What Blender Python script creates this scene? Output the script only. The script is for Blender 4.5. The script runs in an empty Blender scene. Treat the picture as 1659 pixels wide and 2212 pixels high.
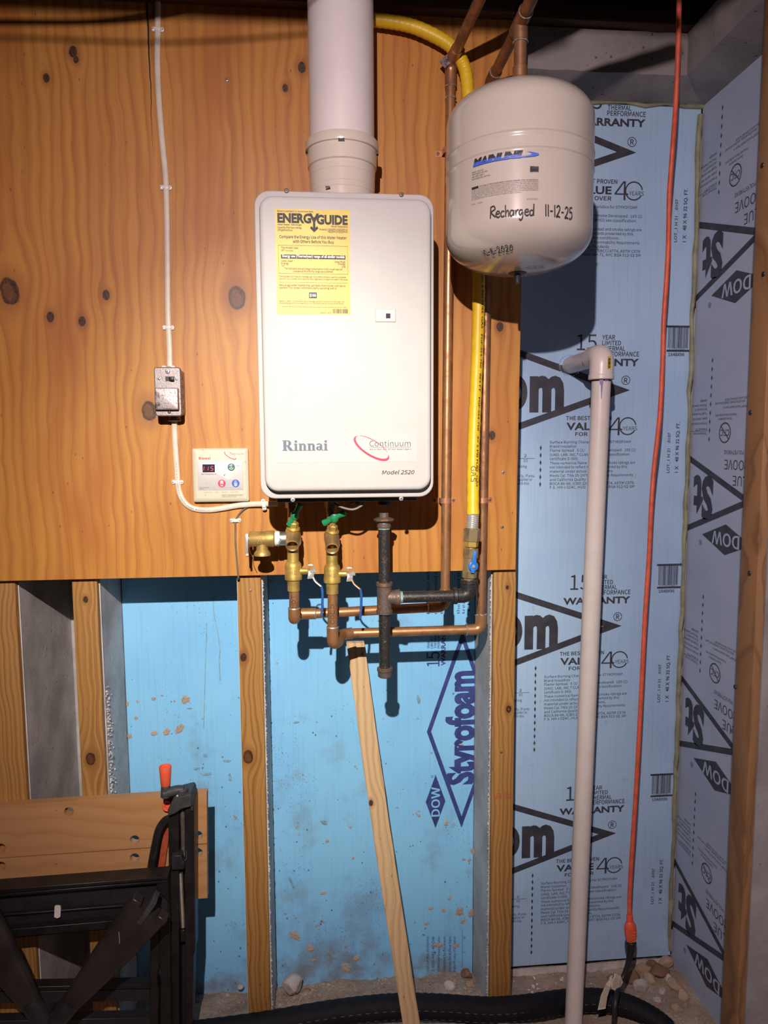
import bpy, bmesh, math, random
from mathutils import Vector as V, Matrix
SC = bpy.context.scene
COL = SC.collection
R = math.radians

# ------------------------------------------------------------------ camera
CZ = 1.5                      # height of the phone above the floor
FPX, YAW, PITCH, ROLL, DIST = 1541.0, .0913, .0991, -.0055, 1.66
_F = V((math.sin(YAW) * math.cos(PITCH), math.cos(YAW) * math.cos(PITCH), -math.sin(PITCH)))
_R0 = V((math.cos(YAW), -math.sin(YAW), 0)); _U0 = _R0.cross(_F)
_R = _R0 * math.cos(ROLL) + _U0 * math.sin(ROLL)
_U = _U0 * math.cos(ROLL) - _R0 * math.sin(ROLL)
EYE = V((0, -DIST, CZ))
cam_data = bpy.data.cameras.new('camera')
cam_data.sensor_fit = 'HORIZONTAL'; cam_data.sensor_width = 36
cam_data.lens = FPX / 1659 * 36
cam_data.clip_start = .02; cam_data.clip_end = 60
cam = bpy.data.objects.new('camera', cam_data); COL.objects.link(cam)
m3 = Matrix((_R, _U, -_F)).transposed()
cam.matrix_world = Matrix.Translation(EYE) @ m3.to_4x4()
SC.camera = cam

# ------------------------------------------------------------------ world, lamp, exposure
w = bpy.data.worlds.new('world'); SC.world = w; w.use_nodes = True
w.node_tree.nodes['Background'].inputs[0].default_value = (.95, .85, .9, 1)
w.node_tree.nodes['Background'].inputs[1].default_value = .012
LAMP = V((-.128, -1.883, CZ + .638))          # the headlamp, above and behind the phone
def spot(name, power, color, target, size, blend, radius=.011):
    d = bpy.data.lights.new(name, 'SPOT'); d.energy = power; d.color = color
    d.spot_size = R(size); d.spot_blend = blend; d.shadow_soft_size = radius
    o = bpy.data.objects.new(name, d); COL.objects.link(o); o.location = LAMP
    o.rotation_euler = (V(target) - LAMP).to_track_quat('-Z', 'Y').to_euler()
    return o
spot('headlamp_core', 165, (1, .955, .80), (-.03, 0, CZ - .31), 45, 1.0)
spot('headlamp_spill', 128, (1, .80, .80), (.25, 0, CZ - .45), 122, 1.0)
SC.view_settings.view_transform = 'Standard'; SC.view_settings.look = 'None'
SC.view_settings.exposure = 0.0; SC.view_settings.gamma = 1.0
SC.view_settings.use_curve_mapping = False

# ------------------------------------------------------------------ survey: where a sight line meets a plane of the room
def _ray(x, y): return _F + _R * ((x - 829.5) / FPX) - _U * ((y - 1106) / FPX)
def P(x, y, Y):
    d = _ray(x, y); return EYE + d * ((Y + DIST) / d.y)
def PX(x, y, X):
    d = _ray(x, y); return EYE + d * (X / d.x)
def PZ(x, y, Z):
    d = _ray(x, y); return EYE + d * ((Z - CZ) / d.z)
def S(Y): return (Y + DIST) / FPX * .998       # metres per pixel at depth Y

# ------------------------------------------------------------------ object helpers
def tag(o, label=None, cat=None, group=None, kind=None):
    if label: o['label'] = label
    if cat: o['category'] = cat
    if group: o['group'] = group
    if kind: o['kind'] = kind
    return o
def empty(name, loc, label=None, cat=None, group=None, kind=None):
    o = bpy.data.objects.new(name, None); COL.objects.link(o); o.location = loc
    o.empty_display_size = .02
    o['_x'], o['_y'], o['_z'] = loc[0], loc[1], loc[2]
    return tag(o, label, cat, group, kind)
def base_of(o):
    v = V((0, 0, 0))
    while o is not None: v += o.location; o = o.parent
    return v
FLAT = ('lettering', 'knockout_letters', 'cast_mark', 'key_symbol', 'brand_lettering', 'swoosh', 'handwriting', 'digits')
def spread(bm):
    """lift overlapping printed strokes by a hair each, so that none coincide"""
    bmesh.ops.split_edges(bm, edges=list(bm.edges)); seen = set(); i = 0
    for v in bm.verts:
        if v in seen: continue
        st = [v]; seen.add(v); isl = []
        while st:
            q = st.pop(); isl.append(q)
            for e in q.link_edges:
                o = e.other_vert(q)
                if o not in seen: seen.add(o); st.append(o)
        if not v.link_faces: continue
        n = v.link_faces[0].normal if v.link_faces[0].normal.length > .5 else v.link_faces[0].calc_center_median() * 0
        v.link_faces[0].normal_update(); n = v.link_faces[0].normal.copy()
        if n.dot(EYE - v.co) < 0: n = -n
        for q in isl: q.co = q.co + n * (1.3e-5 * (i % 24))
        i += 1
def obj(name, bm, mat, parent=None, smooth=True, angle=38, label=None, cat=None, group=None, kind=None, base=None):
    if parent is not None: b0 = base_of(parent)
    elif base is not None: b0 = V(base)
    elif kind == 'structure': b0 = V((0, 0, 0))
    else:
        xs = [v.co for v in bm.verts]
        b0 = V((sum(c.x for c in xs) / len(xs), sum(c.y for c in xs) / len(xs), min(c.z for c in xs)))
    if not smooth and name in FLAT: spread(bm)
    bmesh.ops.translate(bm, verts=bm.verts, vec=-b0)
    me = bpy.data.meshes.new(name); bm.to_mesh(me); bm.free()
    if smooth:
        me.polygons.foreach_set('use_smooth', [True] * len(me.polygons))
        me.set_sharp_from_angle(angle=R(angle))
    if mat is not None:
        for m in (mat if isinstance(mat, (list, tuple)) else [mat]): me.materials.append(m)
    o = bpy.data.objects.new(name, me); COL.objects.link(o)
    if parent is not None: o.parent = parent
    else: o.location = b0
    if name == 'lettering' and not label: label = None
    return tag(o, label, cat, group, kind)
def copy_tree(o, parent=None):
    c = o.copy(); COL.objects.link(c); c.parent = parent
    for ch in list(o.children): copy_tree(ch, c)
    return c
def BM(): return bmesh.new()

# ------------------------------------------------------------------ shape helpers
def merge(b, b2, M=None):
    mp = {}
    for v in b2.verts: mp[v] = b.verts.new((M @ v.co) if M else v.co)
    for f in b2.faces:
        try:
            nf = b.faces.new([mp[v] for v in f.verts]); nf.material_index = f.material_index
        except ValueError: pass
    b2.free(); return b
def box(b, lo, hi, bev=0, seg=2, M=None):
    t = BM(); lo = V(lo); hi = V(hi)
    vs = [t.verts.new((x, y, z)) for x in (lo.x, hi.x) for y in (lo.y, hi.y) for z in (lo.z, hi.z)]
    for q in ((0, 1, 3, 2), (4, 6, 7, 5), (0, 4, 5, 1), (2, 3, 7, 6), (0, 2, 6, 4), (1, 5, 7, 3)):
        t.faces.new([vs[i] for i in q])
    if bev: bmesh.ops.bevel(t, geom=list(t.edges), offset=bev, segments=seg, profile=.5, affect='EDGES')
    return merge(b, t, M)
def hexa(b, p8, bev=0, seg=2):
    """box from 8 points: bottom 4 (ccw) then top 4"""
    t = BM(); vs = [t.verts.new(p) for p in p8]
    for q in ((3, 2, 1, 0), (4, 5, 6, 7), (0, 1, 5, 4), (1, 2, 6, 5), (2, 3, 7, 6), (3, 0, 4, 7)): t.faces.new([vs[i] for i in q])
    if bev: bmesh.ops.bevel(t, geom=list(t.edges), offset=bev, segments=seg, profile=.5, affect='EDGES')
    return merge(b, t)
def ortho(d):
    d = V(d).normalized(); a = V((0, 0, 1)) if abs(d.z) < .9 else V((1, 0, 0))
    u = d.cross(a).normalized(); return u, d.cross(u)
def lathe(b, prof, org, axis=(0, 0, 1), n=28, ref=None, cap=True):
    d = V(axis).normalized()
    if ref is None: u, v = ortho(d)
    else: u = (V(ref) - d * V(ref).dot(d)).normalized(); v = d.cross(u)
    org = V(org); rings = []
    for r, h in prof:
        if r < 1e-6: rings.append([b.verts.new(org + d * h)]); continue
        rings.append([b.verts.new(org + d * h + (u * math.cos(2 * math.pi * (i + .5) / n) + v * math.sin(2 * math.pi * (i + .5) / n)) * r) for i in range(n)])
    for A, B in zip(rings, rings[1:]):
        for i in range(n):
            j = (i + 1) % n
            if len(A) == 1 and len(B) == 1: continue
            if len(A) == 1: b.faces.new((A[0], B[j], B[i]))
            elif len(B) == 1: b.faces.new((A[i], A[j], B[0]))
            else: b.faces.new((A[i], A[j], B[j], B[i]))
    if cap:
        if len(rings[0]) > 1: b.faces.new(rings[0][::-1])
        if len(rings[-1]) > 1: b.faces.new(rings[-1])
    return b
def cyl(b, p0, p1, r, r2=None, n=20, bev=0):
    p0 = V(p0); p1 = V(p1); L = (p1 - p0).length; r2 = r if r2 is None else r2
    if bev: prof = [(r - bev, 0), (r, bev), (r2, L - bev), (r2 - bev, L)]
    else: prof = [(r, 0), (r2, L)]
    return lathe(b, prof, p0, p1 - p0, n)
def fillet(pts, rad, n=6):
    pts = [V(p) for p in pts]; out = [pts[0]]
    for i in range(1, len(pts) - 1):
        a, p, c = pts[i - 1], pts[i], pts[i + 1]
        d1 = (a - p); d2 = (c - p); t = min(rad, d1.length * .49, d2.length * .49)
        A = p + d1.normalized() * t; C = p + d2.normalized() * t
        for k in range(n + 1):
            s = k / n; out.append((A * (1 - s) + p * s) * (1 - s) + (p * (1 - s) + C * s) * s)
    out.append(pts[-1]); return out
def spline(pts, n=6):
    pts = [V(p) for p in pts]; q = [pts[0] * 2 - pts[1]] + pts + [pts[-1] * 2 - pts[-2]]; out = []
    for i in range(1, len(q) - 2):
        a, p, c, d = q[i - 1], q[i], q[i + 1], q[i + 2]
        for k in range(n):
            t = k / n
            out.append(.5 * (2 * p + (c - a) * t + (2 * a - 5 * p + 4 * c - d) * t * t + (3 * p - a - 3 * c + d) * t ** 3))
    out.append(pts[-1]); return out
def tube(b, pts, r, n=14, cap=True, flat=None, up=None):
    """sweep; r scalar or list; flat=(ru,rv) ellipse, up fixes the u axis"""
    pts = [V(p) for p in pts]; N = len(pts); rings = []; u = None
    for i, p in enumerate(pts):
        d = (pts[min(i + 1, N - 1)] - pts[max(i - 1, 0)]).normalized()
        if up is not None:
            nrm = (V(up) - d * V(up).dot(d)).normalized(); u = d.cross(nrm).normalized()
        elif u is None: u, _ = ortho(d)
        else: u = (u - d * u.dot(d)).normalized()
        v = d.cross(u); rr = r[i] if isinstance(r, (list, tuple)) else r
        ru, rv = (rr * flat[0], rr * flat[1]) if flat else (rr, rr)
        rings.append([b.verts.new(p + u * math.cos(2 * math.pi * k / n) * ru + v * math.sin(2 * math.pi * k / n) * rv) for k in range(n)])
    for A, B in zip(rings, rings[1:]):
        for k in range(n): b.faces.new((A[k], A[(k + 1) % n], B[(k + 1) % n], B[k]))
    if cap: b.faces.new(rings[0][::-1]); b.faces.new(rings[-1])
    return b
def prism(b, poly, fn, t0, t1):
    """poly of (u,v); fn(u,v,t) -> world"""
    A = [b.verts.new(fn(u, v, t0)) for u, v in poly]; B = [b.verts.new(fn(u, v, t1)) for u, v in poly]
    n = len(poly)
    for i in range(n): b.faces.new((A[i], A[(i + 1) % n], B[(i + 1) % n], B[i]))
    b.faces.new(A[::-1]); b.faces.new(B); return b
def rrect(x0, x1, z0, z1, r, n=6):
    out = []
    for cx, cz, a in ((x1 - r, z1 - r, 0), (x0 + r, z1 - r, 90), (x0 + r, z0 + r, 180), (x1 - r, z0 + r, 270)):
        for k in range(n + 1):
            t = R(a + 90 * k / n); out.append((cx + r * math.cos(t), cz + r * math.sin(t)))
    return out
def rrloft(b, x0, x1, z0, z1, r, rings, n=6, back=True):
    """rounded rectangle in XZ lofted along Y: rings of (inset, Y)"""
    L = []
    for ins, Y in rings:
        L.append([b.verts.new((x, Y, z)) for x, z in rrect(x0 + ins, x1 - ins, z0 + ins, z1 - ins, max(r - ins, .0008), n)])
    m = len(L[0])
    for A, B in zip(L, L[1:]):
        for i in range(m): b.faces.new((A[i], A[(i + 1) % m], B[(i + 1) % m], B[i]))
    b.faces.new(L[-1])
    if back: b.faces.new(L[0][::-1])
    bmesh.ops.recalc_face_normals(b, faces=b.faces)
    return b
def rock(b, c, r, seed=0, sub=2, squash=.7, rough=.28):
    rnd = random.Random(seed); t = BM(); bmesh.ops.create_icosphere(t, subdivisions=sub, radius=1)
    pl = [V((rnd.gauss(0, 1), rnd.gauss(0, 1), rnd.gauss(0, 1))).normalized() for _ in range(9)]
    lim = [rnd.uniform(.55, .95) for _ in pl]
    rot = Matrix.Rotation(rnd.uniform(0, 6.28), 3, 'Z') @ Matrix.Rotation(rnd.uniform(-.35, .35), 3, 'X')
    sc = V((rnd.uniform(.85, 1.25), rnd.uniform(.75, 1.0), squash))
    for v in t.verts:
        p = v.co.copy()
        for q, l in zip(pl, lim):
            d = p.dot(q)
            if d > l: p -= q * (d - l)
        p *= 1 + rnd.uniform(-.5, .5) * rough * .22
        p = rot @ V((p.x * sc.x, p.y * sc.y, p.z * sc.z)); v.co = p * r + V(c)
    return merge(b, t)

# ------------------------------------------------------------------ lettering (Blender's own built-in font, turned to mesh)
_cache = {}
try:      # Blender's bundled sans serif; its built-in face serves as well
    import os
    _font = bpy.data.fonts.load(os.path.join(bpy.utils.system_resource('DATAFILES'), 'fonts', 'Noto Sans CJK Regular.woff2'))
except Exception:
    _font = None
def glyphs(s, bold=0, shear=0, space=1.0, res=3):
    inter = bold <= .0125
    if inter and _font: bold = (bold + .004) * .45
    k = (s, bold, shear, space, res, inter)
    if k in _cache: return _cache[k]
    cu = bpy.data.curves.new('t', 'FONT'); cu.body = s
    if _font and inter: cu.font = _font
    cu.resolution_u = res; cu.offset = bold; cu.shear = shear; cu.space_character = space
    o = bpy.data.objects.new('t', cu); COL.objects.link(o)
    dg = bpy.context.evaluated_depsgraph_get()
    me = bpy.data.meshes.new_from_object(o.evaluated_get(dg), depsgraph=dg)
    vs = [(v.co.x, v.co.y) for v in me.vertices]; fs = [tuple(p.vertices) for p in me.polygons]
    bpy.data.objects.remove(o); bpy.data.curves.remove(cu); bpy.data.meshes.remove(me)
    _cache[k] = (vs, fs); return _cache[k]
_capH = {}
def put(b, s, fn, x0, y0, h, w=None, bold=0, shear=0, align='L', space=1.0, res=3, mi=0):
    """write s with baseline start (x0,y0), cap height h, width w (or natural) through fn(u,v)->world"""
    hv = bold > .0125
    if hv not in _capH: _capH[hv] = max(y for x, y in glyphs('H', .013 if hv else -.004)[0])
    vs, fs = glyphs(s, bold, shear, space, res)
    if not vs: return
    xa = min(x for x, y in vs); xb = max(x for x, y in vs); k = h / _capH[hv]; kx = k if w is None else w / (xb - xa)
    W = (xb - xa) * kx; off = x0 - {'L': 0, 'C': W / 2, 'R': W}[align]
    nv = [b.verts.new(fn(off + (x - xa) * kx, y0 + y * k)) for x, y in vs]
    for f in fs:
        try: nf = b.faces.new([nv[i] for i in f]); nf.material_index = mi
        except ValueError: pass
def poly(b, pts, fn, mi=0):
    try: f = b.faces.new([b.verts.new(fn(*p)) for p in pts]); f.material_index = mi
    except ValueError: pass
def rect(b, x0, y0, x1, y1, fn, mi=0): poly(b, ((x0, y0), (x1, y0), (x1, y1), (x0, y1)), fn, mi)
def frame(b, x0, y0, x1, y1, t, fn, mi=0):
    rect(b, x0, y0, x1, y0 + t, fn, mi); rect(b, x0, y1 - t, x1, y1, fn, mi)
    rect(b, x0, y0, x0 + t, y1, fn, mi); rect(b, x1 - t, y0, x1, y1, fn, mi)
def ribbon(b, pts, w, fn, mi=0, sm=5):
    q = [V((p[0], p[1], 0)) for p in pts]
    if sm and len(q) > 2: q = spline(q, sm)
    A = []
    for i, p in enumerate(q):
        d = (q[min(i + 1, len(q) - 1)] - q[max(i - 1, 0)])
        if d.length < 1e-9: d = V((1, 0, 0))
        d.normalize(); n = V((-d.y, d.x, 0)) * w / 2
        A.append((b.verts.new(fn(p.x + n.x, p.y + n.y)), b.verts.new(fn(p.x - n.x, p.y - n.y))))
    for (a, c), (e, g) in zip(A, A[1:]):
        f = b.faces.new((a, c, g, e)); f.material_index = mi
def ringband(b, cx, cy, a1, b1, rot, fn, ox=0, oy=0, k=.86, n=40, mi=0, t0=0, t1=360):
    """crescent between an ellipse and a smaller shifted one"""
    c, s = math.cos(rot), math.sin(rot); O = []; I = []
    for i in range(n + 1):
        t = R(t0 + (t1 - t0) * i / n)
        for L, aa, bb, dx, dy in ((O, a1, b1, 0, 0), (I, a1 * k, b1 * k, ox, oy)):
            x, y = aa * math.cos(t) + dx, bb * math.sin(t) + dy
            L.append(b.verts.new(fn(cx + x * c - y * s, cy + x * s + y * c)))
    for i in range(n):
        f = b.faces.new((O[i], O[i + 1], I[i + 1], I[i])); f.material_index = mi
def disc(b, cx, cy, r, fn, mi=0, n=24): poly(b, [(cx + r * math.cos(2 * math.pi * i / n), cy + r * math.sin(2 * math.pi * i / n)) for i in range(n)], fn, mi)
def barcode(b, x0, y0, x1, y1, fn, seed=1, mi=0, n=22):
    rnd = random.Random(seed); x = x0; u = (x1 - x0) / (n * 3.1)
    while x < x1:
        wd = u * rnd.choice((1, 1, 2, 3)); rect(b, x, y0, min(x + wd, x1), y1, fn, mi); x += wd + u * rnd.choice((1, 1, 2))
def plane_xz(Y, eps=.0006): return lambda u, v: V((u, Y - eps, v))
# a slab serif word mark, built from bars, bowls and arches (each letter 1 unit high)
def slab_word(b, fn, x0, y0, h, w, mi=0):
    T = BM(); f2 = lambda u, v: V((u, v, 0)); x = 0
    def bar(a, c, d, e): rect(T, a, c, d, e, f2)
    def arc(cx, cy, ro_x, ro_y, ri_x, ri_y, a0, a1, n=12):
        pr = None
        for i in range(n + 1):
            t = R(a0 + (a1 - a0) * i / n)
            q = (T.verts.new((cx + ro_x * math.cos(t), cy + ro_y * math.sin(t), 0)), T.verts.new((cx + ri_x * math.cos(t), cy + ri_y * math.sin(t), 0)))
            if pr: T.faces.new((pr[0], pr[1], q[1], q[0]))
            pr = q
    def R_(x):
        bar(x + .08, 0, x + .36, 1); bar(x, 0, x + .46, .09); bar(x, .91, x + .4, 1)
        bar(x + .3, .91, x + .5, 1); bar(x + .3, .44, x + .5, .53)
        arc(x + .48, .72, .32, .28, .06, .19, -90, 90)
        poly(T, ((x + .36, .48), (x + .62, .48), (x + .92, .09), (x + .62, .02)), f2); bar(x + .66, 0, x + 1.0, .09)
    def i_(x):
        bar(x + .07, 0, x + .29, .68); bar(x, 0, x + .37, .08); bar(x, .6, x + .2, .68); disc(T, x + .18, .88, .125, f2)
    def n_(x):
        bar(x + .07, 0, x + .29, .68); bar(x, 0, x + .36, .08); bar(x, .6, x + .2, .68)
        arc(x + .43, .44, .24, .26, .02, .17, 0, 150); bar(x + .45, 0, x + .67, .46); bar(x + .4, 0, x + .75, .08)
    def a_(x):
        arc(x + .28, .46, .28, .24, .06, .16, 0, 155); bar(x + .34, .06, x + .56, .48); bar(x + .5, 0, x + .66, .08)
        arc(x + .26, .21, .26, .21, .05, .12, 0, 360, 18); bar(x + .26, .34, x + .4, .42)
    for g, adv in ((R_, 1.04), (i_, .42), (n_, .8), (n_, .8), (a_, .7), (i_, .4)): g(x); x += adv
    k = h; kx = w / x
    for v in T.verts: v.co = fn(x0 + v.co.x * kx, y0 + v.co.y * k)
    for f in T.faces: f.material_index = mi
    merge(b, T)

# ------------------------------------------------------------------ procedural materials
class NT:
    def __init__(s, name):
        s.m = bpy.data.materials.new(name); s.m.use_nodes = True; s.t = s.m.node_tree; s.n = s.t.nodes
        s.p = s.n['Principled BSDF']
        s.tc = s.n.new('ShaderNodeTexCoord'); s.obj = s.tc.outputs['Object']
        s.pos = s.n.new('ShaderNodeNewGeometry').outputs['Position']
    def link(s, a, b):
        if isinstance(a, (int, float)): b.default_value = a
        elif isinstance(a, (tuple, list)): b.default_value = a if len(a) == len(b.default_value) else tuple(a) + (1,)
        else: s.t.links.new(a, b)
    def math(s, op, a, b=0, c=0, clamp=False):
        n = s.n.new('ShaderNodeMath'); n.operation = op; n.use_clamp = clamp
        s.link(a, n.inputs[0]); s.link(b, n.inputs[1]); s.link(c, n.inputs[2]); return n.outputs[0]
    def vmath(s, op, a, b=(0, 0, 0)):
        n = s.n.new('ShaderNodeVectorMath'); n.operation = op; s.link(a, n.inputs[0]); s.link(b, n.inputs[1])
        return n.outputs['Value'] if op in ('LENGTH', 'DOT_PRODUCT', 'DISTANCE') else n.outputs[0]
    def sep(s, v):
        n = s.n.new('ShaderNodeSeparateXYZ'); s.link(v, n.inputs[0]); return n.outputs
    def comb(s, x, y, z):
        n = s.n.new('ShaderNodeCombineXYZ'); s.link(x, n.inputs[0]); s.link(y, n.inputs[1]); s.link(z, n.inputs[2]); return n.outputs[0]
    def noise(s, v, scale, detail=3, rough=.55, dist=0):
        n = s.n.new('ShaderNodeTexNoise'); s.link(v, n.inputs['Vector']); n.inputs['Scale'].default_value = scale
        n.inputs['Detail'].default_value = detail; n.inputs['Roughness'].default_value = rough; n.inputs['Distortion'].default_value = dist
        return n.outputs[0]
    def vor(s, v, scale, feat='F1'):
        n = s.n.new('ShaderNodeTexVoronoi'); n.feature = feat; s.link(v, n.inputs['Vector']); n.inputs['Scale'].default_value = scale
        return n.outputs['Distance']
    def rng(s, v, a, b, c=0, d=1, smooth=True):
        n = s.n.new('ShaderNodeMapRange'); n.interpolation_type = 'SMOOTHSTEP' if smooth else 'LINEAR'
        s.link(v, n.inputs[0])
        for i, q in enumerate((a, b, c, d)): s.link(q, n.inputs[1 + i])
        return n.outputs[0]
    def mix(s, f, a, b, mode='MIX'):
        n = s.n.new('ShaderNodeMix'); n.data_type = 'RGBA'; n.blend_type = mode
        s.link(f, n.inputs[0]); s.link(a, n.inputs[6]); s.link(b, n.inputs[7]); return n.outputs[2]
    def ramp(s, f, stops):
        n = s.n.new('ShaderNodeValToRGB'); e = n.color_ramp.elements
        while len(e) < len(stops): e.new(.5)
        for q, (p, c) in zip(e, stops): q.position = p; q.color = tuple(c) + (1,)
        s.link(f, n.inputs[0]); return n.outputs[0]
    def out(s, col=None, rough=None, metal=0, bump=None, bs=.3, bd=.001, spec=None, coat=None):
        if col is not None: s.link(col, s.p.inputs['Base Color'])
        if rough is not None: s.link(rough, s.p.inputs['Roughness'])
        s.link(metal, s.p.inputs['Metallic'])
        if spec is not None: s.p.inputs['Specular IOR Level'].default_value = spec
        if coat: s.p.inputs['Coat Weight'].default_value = coat; s.p.inputs['Coat Roughness'].default_value = .12
        if bump is not None:
            n = s.n.new('ShaderNodeBump'); n.inputs['Strength'].default_value = bs; n.inputs['Distance'].default_value = bd
            s.link(bump, n.inputs['Height']); s.t.links.new(n.outputs[0], s.p.inputs['Normal'])
        return s.m
def lin(r, g, b):
    f = lambda c: (c / 255 / 12.92) if c / 255 <= .04045 else ((c / 255 + .055) / 1.055) ** 2.4
    return (f(r), f(g), f(b))
def plain(name, c, rough=.5, metal=0, var=.12, scale=60, bump=0, spec=None, coat=None):
    s = NT(name); n = s.noise(s.pos, scale, 3)
    d = tuple(x * (1 - var) for x in c); e = tuple(min(1, x * (1 + var)) for x in c)
    return s.out(s.mix(s.rng(n, .3, .7), d, e), rough, metal, n if bump else None, bump, .0008, spec, coat)
def wood(name, light, dark, axis=2, freq=1.0, knots=(), red=None, rough=.55, wander=1.0, seed=0.0, sheen=None, saww=.38):
    """grain along an axis; phase lines flow round the knots given as (x, z, radius) in world metres"""
    s = NT(name); x, y, z = s.sep(s.pos)
    if axis == 0: x, z = z, x
    a = s.math('ADD', x, s.math('MULTIPLY', y, .35)); a = s.math('ADD', a, seed)
    wv = s.noise(s.comb(s.math('MULTIPLY', a, 2.2), seed, s.math('MULTIPLY', z, 1.3)), 2.0, 3, .5)
    ph = s.math('ADD', a, s.math('MULTIPLY', s.math('SUBTRACT', wv, .5), .11 * wander))
    wv2 = s.noise(s.comb(s.math('MULTIPLY', a, 9), seed, s.math('MULTIPLY', z, 5)), 1.6, 2, .5)
    ph = s.math('ADD', ph, s.math('MULTIPLY', s.math('SUBTRACT', wv2, .5), .022 * wander))
    kcol = None; halo = None; kwob = s.noise(s.pos, 38, 3, .5)
    for kx, kz, kr in knots:
        dx = s.math('SUBTRACT', x, kx); dz = s.math('SUBTRACT', z, kz)
        d = s.vmath('LENGTH', s.comb(s.math('DIVIDE', dx, kr * 2.7), 0, s.math('DIVIDE', dz, kr * 4.6)))
        g = s.math('POWER', 2.718, s.math('MULTIPLY', s.math('MULTIPLY', d, d), -1))
        ph = s.math('SUBTRACT', ph, s.math('MULTIPLY', s.math('MULTIPLY', dx, g), .92))
        dk = s.vmath('LENGTH', s.comb(s.math('DIVIDE', dx, kr * .88), 0, s.math('DIVIDE', dz, kr * 1.25)))
        dk = s.math('ADD', dk, s.math('MULTIPLY', s.math('SUBTRACT', kwob, .5), .6))
        k = s.rng(dk, 1.12, .92); h = s.rng(dk, 2.7, .9)
        if kr > .011: k = s.math('MULTIPLY', k, s.math('ADD', s.rng(dk, .55, .95, .74, 1), s.math('MULTIPLY', s.rng(s.math('ADD', s.math('DIVIDE', dx, kr), s.math('DIVIDE', dz, kr * 2)), .35, .7), .4), 0, True))
        kcol = k if kcol is None else s.math('MAXIMUM', kcol, k); halo = h if halo is None else s.math('MAXIMUM', halo, h)
    g1 = s.noise(s.comb(s.math('MULTIPLY', ph, 42 * freq), seed, s.math('MULTIPLY', z, .9)), 1.0, 4, .62)
    g2 = s.noise(s.comb(s.math('MULTIPLY', ph, 190 * freq), seed, s.math('MULTIPLY', z, 4)), 1.0, 3, .6)
    saw = s.math('PINGPONG', s.math('ADD', s.math('MULTIPLY', ph, 60 * freq), s.math('MULTIPLY', g1, 2.6)), 1)
    saw = s.math('POWER', saw, 2.2)
    gr = s.math('ADD', s.math('MULTIPLY', g1, .45), s.math('ADD', s.math('MULTIPLY', saw, saww), s.math('MULTIPLY', g2, .6 - saww)))
    mid = tuple((p + q) / 2 for p, q in zip(light, dark))
    col = s.ramp(gr, [(.22, light), (.5, mid), (.82, dark)])
    bl = s.noise(s.comb(s.math('MULTIPLY', a, 5), seed, s.math('MULTIPLY', z, 1.4)), 1.3, 3)
    if red: col = s.mix(s.rng(bl, .48, .72, 0, .75), col, red)
    sp = s.vor(s.comb(s.math('MULTIPLY', x, 1.0), y, s.math('MULTIPLY', z, .45)), 34)
    col = s.mix(s.rng(sp, .075, .03, 0, .55), col, (.06, .025, .01))
    if kcol is not None:
        kn = s.noise(s.pos, 240, 3)
        col = s.mix(s.math('MULTIPLY', halo, .5), col, (.22, .075, .02))
        col = s.mix(kcol, col, s.ramp(kn, [(.35, (.020, .006, .003)), (.65, (.095, .032, .011))]))
    return s, col, gr
def wood_mat(*a, **k):
    rough = k.pop('rough', .55); b = k.pop('bs', .25)
    s, col, gr = wood(*a, **k); return s.out(col, rough, 0, gr, b, .0006)

def rel(x, y, Y=-.018):
    p = P(x, y, Y); return p.x, p.z
KN = [(158, 112, 9), (164, 128, 6), (100, 168, 7), (652, 145, 9), (616, 190, 6), (20, 630, 21), (229, 637, 8), (109, 685, 8), (177, 694, 8), (512, 642, 19),
      (322, 888, 17), (1080, 706, 8), (1063, 941, 8), (1052, 300, 6)]
def ply_mat():
    s, col, gr = wood('plywood_grain', (.58, .27, .052), (.335, .115, .018), knots=[rel(x, y) + (r * S(-.018),) for x, y, r in KN], red=(.38, .12, .022), wander=.65, freq=1.3, saww=.29)
    # the drying crack that runs down from the top edge beside the cable
    x, y, z = s.sep(s.pos); zt = P(318, 10, -.018).z; zb = P(331, 345, -.018).z; xt = P(318, 10, -.018).x; xb = P(331, 345, -.018).x
    t = s.math('DIVIDE', s.math('SUBTRACT', zt, z), zt - zb)
    wob = s.math('MULTIPLY', s.math('SUBTRACT', s.noise(s.comb(0, 0, z), 14, 3), .5), .008)
    xc = s.math('ADD', s.math('ADD', xt, s.math('MULTIPLY', t, xb - xt)), wob)
    wid = s.rng(t, 0, 1.0, .0022, .0, False)
    m = s.math('LESS_THAN', s.math('ABSOLUTE', s.math('SUBTRACT', x, xc)), wid)
    col = s.mix(m, col, (.012, .006, .004))
    return s.out(col, .5, 0, gr, .2, .0005)
def concrete_mat(name, c, pits=1.0, scale=1.0, ribs=False):
    s = NT(name); n = s.noise(s.pos, 9 * scale, 5, .6); f = s.noise(s.pos, 160 * scale, 3, .6)
    v = s.vor(s.pos, 55 * scale); pit = s.math('MULTIPLY', s.rng(v, .2, .06), s.rng(s.noise(s.pos, 12 * scale, 2), .5, .62))
    col = s.mix(s.rng(n, .3, .7), tuple(x * .74 for x in c), tuple(min(1, x * 1.18) for x in c))
    col = s.mix(s.math('MULTIPLY', f, .25), col, tuple(x * .5 for x in c))
    col = s.mix(s.math('MULTIPLY', pit, .7 * pits), col, tuple(x * .22 for x in c))
    h = s.math('SUBTRACT', s.math('ADD', s.math('MULTIPLY', f, .35), s.math('MULTIPLY', n, .6)), s.math('MULTIPLY', pit, 1.2))
    return s.out(col, .9, 0, h, .55, .003)
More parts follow.
